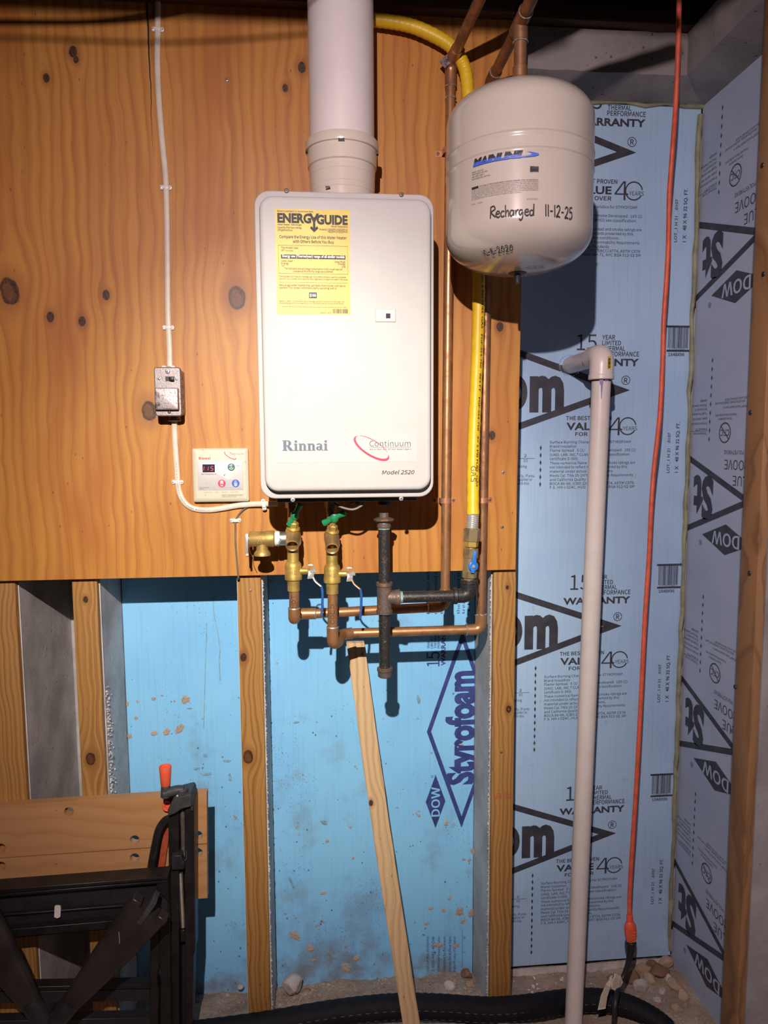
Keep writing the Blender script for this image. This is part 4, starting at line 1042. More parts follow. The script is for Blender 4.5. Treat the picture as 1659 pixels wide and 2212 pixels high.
def hand(b, s, fn, x0, y0, x1, h, wd, slope=0):
    adv = {'1': .26, '-': .45, ' ': .5, 'R': .6, 'e': .5, 'c': .46, 'h': .46, 'r': .34}
    tot = sum(adv.get(c, .56) for c in s); k = (x1 - x0) / tot; x = x0
    for c in s:
        for st in HW.get(c, []): ribbon(b, [(x + px_ * k, y0 + py_ * h + slope * (x - x0)) for px_, py_ in st], wd, fn)
        x += adv.get(c, .56) * k
A, B = q(382, 1035), q(1510, 1045); b = BM()
hand(b, 'Recharged  11-12-25', fT, A[0], A[1], B[0], .0195, .0021, slope=(q(1480, 1050)[1] - A[1]) / (B[0] - A[0]))
obj('handwriting', b, M['ink'], tank, smooth=False, label='handwritten marker note and date')
def fD(u, v):
    """on the lower dome"""
    h = max(.002, min(.067, v)); t = math.acos(1 - h / .068); r = TR * math.sin(t) ** .86 + .0015
    return V((txc + r * math.sin(u / TR), TY - r * math.cos(u / TR), tzb + h - .0018))
b = BM(); A = q(200, 1490); B = q(720, 1430)
hand(b, '10-8-2020', fD, A[0] * 1.12, .0165, B[0] * 1.10, .0080, .0012, slope=.03); obj('handwriting', b, M['ink'], tank, smooth=False, label='fainter handwritten older date')

# ------------------------------------------------------------------ copper supply pipes
VY = -.036
def solder(par, p, d, r, n='solder_ring'):
    d = V(d).normalized(); b = BM(); lathe(b, [(r, -.0018), (r + .0011, -.0006), (r + .0008, .001), (r, .0018)], p, d, 18, cap=False); return obj(n, b, M['solder'], par)
def sleeve(par, p0, p1, r, mat, n='coupling'):
    b = BM(); cyl(b, p0, p1, r, n=20, bev=.0006); return obj(n, b, mat, par)
RY = -.112                                    # the two short drops below the heater
cr = .0111
# cold
cx_top = P(1054, 640, VY).x; cx_bot = P(1038.5, 1320, VY).x
zl = (P(1000, 1361, VY).z + P(800, 1366, VY).z) / 2
ztop = P(1125, 47, TY).z
tank_in = V((txc, TY, ztop))
cold = empty('cold_water_pipe', (cx_bot, VY, zl), 'copper cold water pipe with the lower crossing run, rising behind the tank', 'pipe')
A = P(718.5, 1268, RY); E0 = V((P(718.5, 1372, RY).x, RY, zl + .004)); E1 = V((P(752, 1366, VY).x, VY - .004, zl + .002))
b = BM(); tube(b, [A, V((E0.x, RY, zl + .03))], cr, 18); obj('drop', b, M['copper'], cold)
b = BM(); tube(b, fillet([V((E0.x, RY, zl + .036)), V((E0.x, RY, zl - .002)), V((E0.x + .012, RY + .020, zl - .004)), V((E1.x - .018, VY - .012, zl)), V((E1.x + .008, VY, zl))], .03, 8), .0131, 18); obj('elbow', b, M['copper'], cold)
solder(cold, V((E0.x, RY, zl + .036)), (0, 0, 1), .0125); solder(cold, V((E1.x + .008, VY, zl)), (1, 0, 0), .0125)
b = BM(); tube(b, [V((E1.x, VY, zl)), V((cx_bot - .02, VY, zl))], cr, 18); obj('cross_run', b, M['copper'], cold)
b = BM(); tube(b, fillet([V((cx_bot - .034, VY, zl)), V((cx_bot, VY, zl)), V((cx_bot + .0006, VY, zl + .036))], .026, 8), .0131, 18); obj('elbow', b, M['copper'], cold)
solder(cold, V((cx_bot - .034, VY, zl)), (1, 0, 0), .0125)
b = BM(); r_ = random.Random(3)
for k in range(16): rock(b, V((cx_bot - .0125 + .025 * k / 15, VY - .0105 * math.sin(math.pi * k / 15) - .001, zl + .036 + r_.uniform(-.002, .002))), r_.uniform(.0018, .0032), k, 1)
obj('solder_blob', b, M['solder'], cold)
b = BM(); tube(b, [V((cx_bot + .0006, VY, zl + .03)), V((cx_top, VY, ztop - .03))], cr, 18); obj('riser', b, M['copper_dull'], cold)
b = BM(); tube(b, fillet([V((cx_top, VY, ztop - .045)), V((cx_top, VY, ztop)), V((cx_top + .001, VY - .05, ztop))], .03, 8), .0131, 16); obj('elbow', b, M['copper_dull'], cold)
solder(cold, V((cx_top + .001, VY - .05, ztop)), (0, 1, 0), .0125)
b = BM(); tube(b, [V((cx_top + .001, VY - .045, ztop)), V((txc, TY + .03, ztop))], cr, 16); obj('overhead_run', b, M['copper_dull'], cold)
tee = BM(); cyl(tee, (txc, TY + .034, ztop), (txc, TY - .034, ztop), .0136); cyl(tee, (txc, TY, ztop), (txc, TY, ztop - .034), .0136); obj('tee', tee, M['copper_dull'], cold)
solder(cold, (txc, TY - .034, ztop), (0, 1, 0), .013)
b = BM(); tube(b, [V((txc, TY - .03, ztop)), V((txc - .002, -.86, ztop + .008))], cr + .0006, 16); obj('overhead_run', b, M['copper_dull'], cold)
b = BM(); tube(b, [V((txc, TY, ztop - .03)), V((txc, TY, tzt + .02))], cr + .001, 16); obj('tank_drop', b, M['copper_dull'], cold)
sleeve(cold, (txc, TY, tzt + .026), (txc, TY, tzt + .046), .0142, M['copper_dull']); solder(cold, (txc, TY, ztop - .036), (0, 0, 1), .0135)
# hot
hx_top = P(973, 300, VY).x; hx_bot = P(961.5, 1270, VY).x; HRY = -.06
zh = (P(700, 1325, HRY).z + P(900, 1319, HRY).z) / 2
hot = empty('hot_water_pipe', (hx_bot, VY, zh), 'copper hot water pipe with the upper crossing run, rising left of the yellow gas hose', 'pipe')
ax = P(635.5, 1330, RY).x; ze = P(635.5, 1338, RY).z
b = BM(); tube(b, [P(635.5, 1265, RY), V((ax, RY, ze + .012))], cr, 18); obj('drop', b, M['copper'], hot)
b = BM(); tube(b, fillet([V((ax, RY, ze + .025)), V((ax, RY, ze - .0)), V((ax, RY + .028, ze - .0))], .022, 8), .0131, 18); obj('elbow', b, M['copper'], hot)
solder(hot, V((ax, RY, ze + .025)), (0, 0, 1), .0125)
b = BM(); tube(b, fillet([V((ax, RY + .026, ze)), V((ax, HRY + .002, zh)), V((ax + .046, HRY, zh))], .024, 8), .0131, 18); obj('elbow', b, M['copper'], hot)
solder(hot, V((ax + .046, HRY, zh)), (1, 0, 0), .0125)
b = BM(); tube(b, [V((ax + .04, HRY, zh)), V((hx_bot - .03, VY - .004, zh + .002))], cr, 18); obj('cross_run', b, M['copper'], hot)
b = BM(); tube(b, fillet([V((hx_bot - .042, VY - .003, zh + .002)), V((hx_bot, VY, zh + .002)), V((hx_bot, VY, zh + .044))], .026, 8), .0131, 18); obj('elbow', b, M['copper'], hot)
solder(hot, V((hx_bot - .042, VY - .003, zh + .002)), (1, 0, 0), .0125)
zt2 = P(975, 135, VY).z
b = BM(); tube(b, [V((hx_bot, VY, zh + .035)), V((hx_top, VY, zt2 - .02))], cr, 18); obj('riser', b, M['copper'], hot)
d2 = PZ(1035, 2, zt2 + .012)
b = BM(); tube(b, fillet([V((hx_top, VY, zt2 - .05)), V((hx_top, VY, zt2)), V((hx_top, VY, zt2)) + (d2 - V((hx_top, VY, zt2))).normalized() * .05], .028, 8), .0131, 16); obj('elbow', b, M['copper_dull'], hot)
for z in (zt2 - .05, zt2 - .075): solder(hot, V((hx_top, VY, z)), (0, 0, 1), .0122)
b = BM(); p0 = V((hx_top, VY, zt2)); dd = (d2 - p0).normalized(); tube(b, [p0 + dd * .045, p0 + dd * .75], cr, 16); obj('overhead_run', b, M['copper_dull'], hot)
# pipe writing
def wrap(x, y, z, r):
    """vertical handwriting on a riser: u runs up, v runs to the left"""
    return lambda u, v: V((x - r * math.sin(v / r), y - r * math.cos(v / r) - .0004, z + u))
p = P(635.5, 1311, RY); b = BM(); hand(b, 'HOT', wrap(ax, RY, p.z, cr + .0002), 0, -.0035, .030, .0085, .0009); obj('handwriting', b, M['ink'], hot, smooth=False, label='handwritten word along the drop')
p = P(718.5, 1345, RY); b = BM(); hand(b, 'COLD', wrap(P(718.5, 1330, RY).x, RY, p.z, cr + .0002), 0, -.0035, .046, .0085, .0009); obj('handwriting', b, M['ink'], cold, smooth=False, label='handwritten word along the drop')

# pipe straps
def strap(x, z, y, r, label, mat='copper_bright', grp='copper straps holding the risers'):
    t = empty('pipe_strap', (x, -.018, z), label, 'strap', grp)
    b = BM(); w = .0062; pts = []
    for k in range(13):
        a = math.pi * k / 12; pts.append((x - (r + .0012) * math.cos(a), y - (r + .0012) * math.sin(a)))
    pts = [(x - r - .016, -.0192), (x - r - .002, -.0192)] + pts + [(x + r + .002, -.0192), (x + r + .016, -.0192)]
    rows = []
    for k, (px_, py_) in enumerate(pts):
        cx_, cy_ = (px_, py_ + .0009) if k < 2 or k > len(pts) - 3 else (x + (px_ - x) * .93, y + (py_ - y) * .93)
        rows.append([b.verts.new(q_) for q_ in ((px_, py_, z - w), (px_, py_, z + w), (cx_, cy_, z + w), (cx_, cy_, z - w))])
    for A_, B_ in zip(rows, rows[1:]):
        for k in range(4): b.faces.new((A_[k], A_[(k + 1) % 4], B_[(k + 1) % 4], B_[k]))
    b.faces.new(rows[0][::-1]); b.faces.new(rows[-1]); bmesh.ops.recalc_face_normals(b, faces=b.faces); obj('band', b, M[mat], t)
    for sg in (-1, 1): screw(t, (x + sg * (r + .0105), -.0196, z), (0, -1, 0), .0038, M['copper_dull'])
    return t
p = P(963, 1082, -.04); strap(p.x, p.z, VY, cr, 'copper strap on the hot riser right beside the lower corner of the heater')
p = P(1043, 1081, -.04); strap(p.x, p.z, VY, cr, 'copper strap on the cold riser just right of the yellow gas hose')
p = P(972, 325, -.04); strap(p.x - .002, p.z, VY, cr, 'copper strap half hidden by the left side of the expansion tank')

# ------------------------------------------------------------------ brass service valves under the heater
def hexrod(b, p0, p1, r): cyl(b, p0, p1, r, n=6)
def valve_set(px, top, dz, label, lever_mat, handle_ang, flip):
    """dz lowers the whole set; measured on the left-hand one"""
    x = P(px, 1200, RY).x; z = lambda y: P(px, y + dz, RY).z
    t = empty('service_valve', (x, RY, z(1262)), label, 'valve', 'service valves under the heater')
    # body of the shut-off below
    b = BM(); zz = [z(v) for v in (1276, 1258, 1254, 1251, 1243, 1240, 1223, 1217, 1213, 1206, 1200)]
    s_ = S(RY)
    prof = [(13.2 * s_, zz[0]), (13.4 * s_, zz[1]), (14 * s_, zz[2]), (18.8 * s_, zz[3]), (18.8 * s_, zz[4]), (18 * s_, zz[5]), (18 * s_, zz[6]), (16.8 * s_, zz[7]), (13 * s_, zz[8]), (12.5 * s_, zz[9]), (12.5 * s_, z(1150))]
    lathe(b, [(r, h - z(1276)) for r, h in prof], (x, RY, z(1276)), (0, 0, 1), 30); body = obj('valve_body', b, M['brass'], t)
    fb = lambda u, v: V((x + 17.9 * s_ * math.sin(u / (18 * s_)), RY - 18.1 * s_ * math.cos(u / (18 * s_)), z(1240) + v))
    b = BM(); frame(b, -.0075, .001, -.0005, .0105, .0009, fb); rect(b, -.005, .0045, -.0028, .0068, fb); put(b, 'NK', fb, .0018, .001, .0045, .0065, bold=.02); put(b, 'H', fb, .0025, .0065, .004, .005, bold=.02)
    obj('cast_mark', b, M['bronze'], body, smooth=False)
    # side stem, bracket and lever
    zs = z(1233); b = BM(); cyl(b, (x + .014, RY - .004, zs), (x + .031, RY - .006, zs), .0066, n=18); hexrod(b, (x + .029, RY - .006, zs), (x + .036, RY - .0065, zs), .0062); obj('stem', b, M['brass'], t)
    lv = empty('lever', (0, 0, 0)); lv.parent = t; lv.location = (0, 0, 0)
    b = BM(); hexa(b, [(x + .030, RY - .016, zs - .016), (x + .044, RY - .012, zs - .016), (x + .044, RY + .004, zs - .014), (x + .032, RY + .004, zs - .014), (x + .034, RY - .012, zs + .001), (x + .046, RY - .010, zs + .001), (x + .046, RY - .007, zs + .001), (x + .034, RY - .008, zs + .001)], .001); obj('yoke', b, M['chrome'], lv)
    b = BM(); tube(b, spline([(x + .030, RY - .010, zs + .004), (x + .032, RY - .012, zs + .013), (x + .042, RY - .012, zs + .014), (x + .045, RY - .011, zs + .008), (x + .046, RY - .010, zs)], 4), .0014, 6); obj('wire_loop', b, M['chrome'], lv)
    b = BM(); cyl(b, (x + .036, RY - .010, zs), (x + .050, RY - .010, zs), .0042, n=6); obj('nut', b, M['chrome'], lv)
    pts = [V((x + .043, RY - .011, zs - .013)), V((x + .047, RY - .013, zs - .022)), V((x + .0615, RY - .016, zs - .034))]
    b = BM(); tube(b, fillet(pts, .006, 4), .0030, 8, flat=(1.0, .6)); obj('arm', b, M['chrome' if lever_mat else 'copper_bright'], lv)
    b = BM(); tube(b, spline([pts[-1] + V((-.001, 0, .002)), pts[-1] + V((.001, -.001, -.012)), pts[-1] + V((.0005, -.001, -.040)), pts[-1] + V((-.0015, -.001, -.060)), pts[-1] + V((-.001, -.002, -.064))]), .0036, 10, flat=(1, .8)); obj('sleeve', b, M['blue_dark'], lv)
    # drain cock: barrel leaning forward, open outlet, bonnet, green tee handle
    zo = z(1166); dcap = V((0, -.86, -.5)).normalized()
    b = BM(); lathe(b, [(.0165, 0), (.0168, .012), (.0158, .022), (.0142, .034), (.0142, .040), (.0146, .042), (.0146, .050), (.0128, .051)], V((x, RY + .012, zo + .016)), dcap, 26, cap=False)
    lathe(b, [(.0128, .051), (.0110, .049), (.0100, .020), (0, .018)], V((x, RY + .012, zo + .016)), dcap, 26, cap=False)
    lathe(b, [(0, 0), (.0165, 0)], V((x, RY + .012, zo + .016)), dcap, 26, cap=False)
    ck = obj('drain_cock', b, M['bronze'], t)
    b = BM(); lathe(b, [(.0098, .030), (0, .0302)], V((x, RY + .012, zo + .016)), dcap, 20, cap=False); obj('bore', b, M['copper_bright'], ck)
    up = V((.12, -.34, .93)).normalized(); q0 = V((x + .002, RY - .004, zo + .026))
    b = BM(); lathe(b, [(.0125, -.006), (.0125, .001), (.0118, .002)], q0, up, 24); lathe(b, [(.0105, .002), (.0105, .013), (.0085, .0145)], q0, up, 6); lathe(b, [(.0052, .014), (.0048, .028)], q0, up, 14); obj('bonnet', b, M['brass'], t)
    b = BM(); lathe(b, [(.0138, -.002), (.0146, 0), (.0138, .002)], q0, up, 28, cap=False); obj('wire_band', b, M['brass'], t)
    hc = q0 + up * .032; a = R(handle_ang); side = V((math.cos(a), -.30, math.sin(a))).normalized()
    hd = empty('handle', (0, 0, 0)); hd.parent = t
    b = BM(); lathe(b, [(.0075, -.008), (.0092, -.005), (.0095, .002), (.0075, .006), (.003, .0072)], hc, up, 20)
    for sg in (-1, 1):
        L = .0285
        tube(b, [hc + side * sg * .004, hc + side * sg * .012, hc + side * sg * (L - .006), hc + side * sg * (L - .001), hc + side * sg * L], [.0068, .0056, .0074, .0074, .004], 14)
    obj('tee_grip', b, M['green'], hd)
    b = BM(); lathe(b, [(.0045, 0), (.005, .0012), (.003, .0028), (0, .003)], hc + up * .0068, up, 16); obj('handle_screw', b, M['chrome'], hd)
    # white collar label behind
    b = BM(); lathe(b, [(.0155, -.003), (.0185, -.001), (.0185, .001), (.0155, .003)], V((x + .0125, RY + .006, zo + .004)), (1, -.15, .1), 24); obj('plastic_washer', b, M['ink_white'], t)
    # union above, leading to the heater
    b = BM(); cyl(b, (x, RY, z(1160)), (x, RY + .008, hz0 - .012), .0105, n=18); hexrod(b, (x, RY + .008, hz0 - .030), (x, RY + .008, hz0 - .012), .0150); obj('union_nut', b, M['bronze'], t)
    return t, x, z
vh, xh, zhf = valve_set(633, 0, 0, 'brass hot side service valve under the heater with relief valve on its left', True, 62, 1)
vc, xc, zcf = valve_set(717, 0, 6, 'brass cold side service valve under the heater with green handle tilted level', False, 28, 1)

# relief valve screwed into the hot service valve
rz = zhf(1163); rx = P(566, 1163, RY).x
rel_ = empty('relief_valve', (rx, RY, rz - .03), 'cast brass pressure relief valve with test lever, left of the hot service valve', 'valve')
s_ = S(RY)
b = BM(); lathe(b, [(.0155, 0), (.0162, .001), (.0162, .033), (.0175, .037), (.0178, .052), (.0155, .054)], (P(539, 1163, RY).x, RY, rz), (1, 0, 0), 28)
lathe(b, [(.0125, 0), (.0125, .022), (.0165, .027), (.0178, .030), (.0178, .034), (.013, .034), (.0125, .020), (0, .02)], (rx, RY, rz - .002), (0, 0, -1), 26)
body = obj('body', b, M['brass_cast'], rel_)
fR = lambda u, v: V((rx - .004 + u, RY - .0166 + abs(v) * .05, rz + v))
b = BM(); rect(b, -.005, .005, .006, .0062, fR); rect(b, -.003, -.004, -.0018, .005, fR); rect(b, .0028, -.004, .004, .005, fR); frame(b, -.0045, -.009, .005, -.0045, .0009, fR); obj('cast_mark', b, M['bronze'], body, smooth=False)
b = BM(); cyl(b, (P(600, 1163, RY).x, RY, rz), (xh - .008, RY, rz), .0148, n=24); obj('nipple', b, M['steel'], rel_)
b = BM(); lathe(b, [(.0158, 0), (.0166, .002), (.0162, .009), (.0152, .0105)], (P(594, 1163, RY).x, RY, rz), (1, 0, 0), 22); obj('thread_tape', b, M['tape'], rel_)
b = BM(); r_ = random.Random(2)
for k in range(9): rock(b, (P(602, 1163, RY).x + r_.uniform(-.003, .005), RY - .0145, rz - .004 + r_.uniform(-.008, .006)), .0022, k, 1)
obj('dope_smear', b, M['verdigris'], rel_)
lx = P(533, 1163, RY).x
lvr = empty('test_lever', (0, 0, 0)); lvr.parent = rel_
b = BM(); hexa(b, [(lx - .0035, RY - .006, rz - .032), (lx + .0025, RY - .006, rz - .032), (lx + .0025, RY + .006, rz - .032), (lx - .0035, RY + .006, rz - .032), (lx - .004, RY - .006, rz + .012), (lx + .005, RY - .006, rz + .012), (lx + .005, RY + .006, rz + .012), (lx - .004, RY + .006, rz + .012)], .0018); obj('lever_plate', b, M['chrome'], lvr)
b = BM(); cyl(b, (lx + .002, RY, rz + .003), (P(541, 1163, RY).x, RY, rz), .005, n=12); cyl(b, (lx - .0012, RY - .004, rz - .034), (lx + .003, RY - .004, rz - .034), .004, n=10); obj('pivot', b, M['chrome'], lvr)
b = BM(); tube(b, spline([(lx + .004, RY - .004, rz - .008), (lx + .007, RY - .01, rz - .025), (lx + .013, RY - .012, rz - .038)]), .0012, 6, flat=(2.2, .5)); obj('wire_tag', b, M['copper_dull'], lvr)

# ------------------------------------------------------------------ black iron gas pipe with drip leg
GY = -.132; gx = P(830, 1250, GY).x; s_ = S(GY); z = lambda y: P(830, y, GY).z
gas = empty('gas_pipe', (gx, GY, z(1462)), 'rusty black iron gas pipe with a tee and capped drip leg under the heater', 'pipe')
b = BM(); cyl(b, (gx, GY, z(1270)), (gx, GY, z(1135)), 12.6 * s_, n=22); obj('upper_nipple', b, M['black_iron'], gas)
b = BM(); lathe(b, [(13.2 * s_, 0), (13.4 * s_, .004)], (gx, GY, z(1143)), (0, 0, 1), 22); obj('pipe_dope', b, M['verdigris'], gas)
b = BM(); lathe(b, [(14.6 * s_, 0), (15.6 * s_, .002), (15.6 * s_, .006), (13.5 * s_, .0085), (12.5 * s_, .014)], (gx, GY, z(1140)), (0, 0, 1), 22)
lathe(b, [(10 * s_, 0), (20.5 * s_, .0035), (22.5 * s_, .0060), (22.5 * s_, .0085), (13 * s_, .0115), (10.5 * s_, .0125), (10.5 * s_, .022)], (gx, GY, z(1129)), (0, 0, 1), 10); obj('union', b, M['rust_iron'], gas, angle=25)
b = BM(); zt_, zb2 = z(1257), z(1326)
lathe(b, [(14 * s_, 0), (18 * s_, .001), (18.4 * s_, .008), (16.4 * s_, .010), (16.4 * s_, (zt_ - zb2) - .010), (18.4 * s_, (zt_ - zb2) - .008), (18 * s_, (zt_ - zb2) - .001), (14 * s_, (zt_ - zb2))], (gx, GY, zb2), (0, 0, 1), 26)
zr = z(1291); lathe(b, [(15.5 * s_, 0), (15.5 * s_, .018), (17 * s_, .022), (17.5 * s_, .024), (17.5 * s_, .031), (13 * s_, .032)], (gx + .003, GY, zr), (1, 0, 0), 26); obj('tee', b, M['rust_iron'], gas)
xg2 = P(1013, 1288, GY).x; zr2 = zr
b = BM(); cyl(b, (gx + .02, GY, zr), (xg2 - .02, GY, zr2), 12.8 * s_, n=22); obj('cross_nipple', b, M['black_iron'], gas)
b = BM(); cyl(b, (gx + .0345, GY, zr), (gx + .040, GY, zr), 13.3 * s_, n=22); obj('pipe_dope', b, M['verdigris'], gas)
b = BM(); tube(b, fillet([V((xg2 - .034, GY, zr2)), V((xg2, GY, zr2)), V((xg2, GY, zr2 + .034))], .032, 10), 16.2 * s_, 24)
for p_, d_ in ((V((xg2 - .036, GY, zr2)), (1, 0, 0)), (V((xg2, GY, zr2 + .036)), (0, 0, -1))):
    lathe(b, [(14 * s_, 0), (18.4 * s_, .001), (18.8 * s_, .008), (16 * s_, .010)], p_, d_, 26)
obj('elbow', b, M['black_iron'], gas)
b = BM(); cyl(b, (gx, GY, z(1440)), (gx, GY, z(1320)), 12.6 * s_, n=22); obj('drip_leg', b, M['black_iron'], gas)
b = BM(); lathe(b, [(0, -.001), (13.5 * s_, 0), (15.4 * s_, .002), (15.6 * s_, .013), (17.4 * s_, .015), (17.4 * s_, .020), (13.5 * s_, .022)], (gx, GY, z(1462)), (0, 0, 1), 22); obj('cap', b, M['rust_iron'], gas)

# brass gas cock with blue lever
gv = empty('gas_shutoff_valve', (xg2, GY, zr2 + .034), 'brass gas shutoff valve with a bright blue lever below the yellow hose', 'valve')
zz = lambda y: P(1017, y, GY).z
xo = xg2; xo2 = P(1018.5, 1160, GY).x; lean = lambda y: xo + (xo2 - xo) * (1250 - y) / 90
def seg(y0, y1, r, n, mat, name, prof=None):
    b = BM(); p0, p1 = V((lean(y0), GY, zz(y0))), V((lean(y1), GY, zz(y1))); cyl(b, p0, p1, r * s_, n=n, bev=.0008 if n > 8 else .0012); return obj(name, b, M[mat], gv)
seg(1259, 1244, 13.0, 20, 'fitting_tan', 'nipple')
seg(1248, 1232, 16.8, 8, 'fitting_tan', 'lower_hex'); seg(1236, 1200, 14.6, 24, 'fitting_tan', 'ball_body'); seg(1205, 1184, 16.6, 8, 'fitting_tan', 'upper_hex'); seg(1186, 1180, 10, 16, 'brass', 'neck')
seg(1181, 1166, 16.2, 6, 'brass', 'adapter_hex'); seg(1169, 1142, 18.5, 6, 'fitting_tan', 'flare_nut'); seg(1146, 1140, 15, 20, 'fitting_tan', 'nut_lip')
hc = V((P(1022.5, 1220, GY - .02).x, GY - .0165, zz(1220))); 
b = BM(); cyl(b, hc + V((0, .014, 0)), hc + V((0, -.002, 0)), .006, n=14); obj('spindle', b, M['brass'], gv)
b = BM(); lathe(b, [(.0098, 0), (.0108, .0008), (.0108, .0035), (.0095, .0045)], hc, (0, -1, 0), 26)
tip = V((P(1027, 1186, GY - .02).x, hc.y - .006, zz(1187))); dv = (tip - hc); dv.y = 0; L = dv.length; dv.normalize(); sd = V((dv.z, 0, -dv.x))
hexa(b, [hc + sd * a + dv * l + V((0, y_, 0)) for y_ in (-.0005, -.006) for a, l in ((-.006, 0), (.006, 0), (.0028, L), (-.0028, L))], .0008)
hexa(b, [hc + sd * a - dv * l + V((0, y_, 0)) for y_ in (-.0005, -.006) for a, l in ((.005, 0), (-.005, 0), (-.0038, .015), (.0038, .015))], .0008)
lev = obj('lever', b, M['blue'], gv)
b = BM(); lathe(b, [(.0042, 0), (.0042, .002), (.003, .003), (0, .0032)], hc + V((0, -.006, 0)), (0, -1, 0), 6); obj('lever_nut', b, M['chrome'], lev)

# yellow corrugated gas hose
hose = empty('gas_hose', V((lean(1140), GY, zz(1140))), 'yellow jacketed flexible gas hose running down behind the tank to the gas valve', 'hose')
hp = [V((lean(1112), GY, zz(1112))), P(1022, 1000, -.11), P(1026, 880, -.09), P(1031, 760, -.075), P(1034, 640, -.07), P(1032, 540, -.066), P(1025, 400, -.062), P(1015, 260, -.06), P(1008, 170, -.058), P(1000, 138, -.056), P(985, 112, -.054), P(958, 88, -.052), P(900, 60, -.05), P(850, 48, -.048), P(790, 42, -.045), P(700, 40, -.045)]
path = spline(hp, 14); n = len(path)
rr = [.0139 + .0005 * math.sin(i * 1.9) for i in range(n)]
b = BM(); tube(b, path, rr, 18); jk = obj('jacket', b, M['yellow_hose'], hose)
b = BM(); p0, p1 = V((lean(1142), GY, zz(1142))), V((lean(1110), GY, zz(1110))); d = p1 - p0
prof = []
for k in range(7):
    h0 = d.length * k / 7; prof += [(.0122, h0), (.0136, h0 + .0012), (.0136, h0 + .0028), (.0122, h0 + .004)]
lathe(b, prof, p0, d, 24); obj('bare_corrugation', b, M['chrome'], hose)
def along(path, s0, ang):
    """writing along a hose: u = distance, v = across, facing the given angle"""
    acc = [0]
    for a, c in zip(path, path[1:]): acc.append(acc[-1] + (c - a).length)
    def fn(u, v):
        t = max(0, min(acc[-1] - 1e-6, s0 - u)); i = max(k for k in range(len(acc) - 1) if acc[k] <= t)
        f = (t - acc[i]) / (acc[i + 1] - acc[i]); p = path[i] * (1 - f) + path[i + 1] * f; d = (path[i + 1] - path[i]).normalized()
        r = .0149; a = ang + v / r; sd = V((d.z, 0, -d.x)).normalized() if abs(d.z) > .3 else V((0, 0, -1))
        fr = sd.cross(d); fr = fr if fr.y < 0 else -fr
        return p + sd * math.sin(a) * r + fr * math.cos(a) * r
    return fn
b = BM(); f1 = along(path, .66, .40)
put(b, '063 FT   8/16   MAX. OD 5 PSI FUEL GAS   FGP-SS4-750   064 FT   FGP-SS4-750  .9> 5 PSI FUEL GAS', f1, 0, -.002, .0042, .60, bold=.02, res=2)
f1 = along(path, .135, -.15); hand(b, 'GAS', f1, .030, -.0055, .068, .011, .0012)
obj('lettering', b, M['ink'], jk, smooth=False)
b = BM(); f1 = along(path, 1.40, -.6); put(b, 'CSST FUEL GAS', f1, .02, -.002, .005, .11, bold=.02); obj('lettering', b, M['ink'], jk, smooth=False)
# steel clamp at the bend
p = P(986, 112, -.054); q_ = P(966, 84, -.052); d = (P(958, 88, -.052) - P(1000, 138, -.056)).normalized()
st = empty('hose_clamp', p, 'galvanised steel clamp holding the yellow hose at its upper bend', 'strap')
b = BM(); lathe(b, [(.0150, -.010), (.0162, -.009), (.0162, .009), (.0150, .010)], p, d, 26, cap=False); obj('band', b, M['galv'], st)
nn = V((-d.z, 0, d.x)); nn = nn if nn.x < 0 else -nn; c1 = p + nn * .014; c2 = p + nn * .042
b = BM(); w2 = d * .0092; hexa(b, [c1 - w2, c1 + w2, c2 + w2 * .95, c2 - w2 * .95] if False else [c1 - w2 + V((0, -.001, 0)), c1 + w2 + V((0, -.001, 0)), c2 + w2 + V((0, -.001, 0)), c2 - w2 + V((0, -.001, 0)), c1 - w2 + V((0, .0008, 0)), c1 + w2 + V((0, .0008, 0)), c2 + w2 + V((0, .0008, 0)), c2 - w2 + V((0, .0008, 0))]); bmesh.ops.recalc_face_normals(b, faces=b.faces); obj('tab', b, M['galv'], st)
screw(st, (c1 + c2) / 2 + V((0, -.0012, 0)) + nn * .002, (0, -1, 0), .0035, M['rust_iron'], slot=False)

# ------------------------------------------------------------------ white supply cable, clips and the fused switch box
WY = -.0215
def cable(name, pts, label, mat='cable_white', flat=(.0062, .0033), n=6, nrm=(0, -1, 0)):
    b = BM(); tube(b, spline([P(x, y, Y) for x, y, Y in pts], n), 1.0, 14, flat=flat, up=nrm); return obj(name, b, M[mat], label=label, cat='cable')
c1_ = cable('power_cable', [(341, -60, WY), (340.5, 20, WY), (341, 66, WY), (340, 130, WY), (343, 210, WY), (350, 300, WY), (357, 370, WY), (359, 405, WY), (361, 480, WY), (362, 580, WY), (362.5, 660, WY), (364, 708, WY), (366, 750, WY), (367, 792, WY)], 'upper run of white flat cable coming down the plywood to the switch box')
c2_ = cable('power_cable', [(376, 900, WY - .006), (377, 925, WY), (379, 970, WY), (382, 1010, WY), (384, 1041, WY), (388, 1065, WY), (400, 1087, WY), (420, 1099, WY), (450, 1101.5, WY - .001), (480, 1098, WY - .003), (510, 1092.5, WY - .004), (540, 1089.5, WY - .006), (566, 1088.5, WY - .009), (600, 1088, WY - .02)], 'lower run of white flat cable curving from the switch box to the heater')
b = BM(); r_ = random.Random(6)
def fc(pth):
    acc = [0]
    for a, c in zip(pth, pth[1:]): acc.append(acc[-1] + (c - a).length)
    def fn(u, v):
        t = max(0, min(acc[-1] - 1e-6, u)); i = max(k for k in range(len(acc) - 1) if acc[k] <= t); f = (t - acc[i]) / (acc[i + 1] - acc[i])
        p = pth[i] * (1 - f) + pth[i + 1] * f; d = (pth[i + 1] - pth[i]).normalized(); s_ = V((-d.z, 0, d.x)); return p + s_ * v + V((0, -.0036, 0))
    return fn
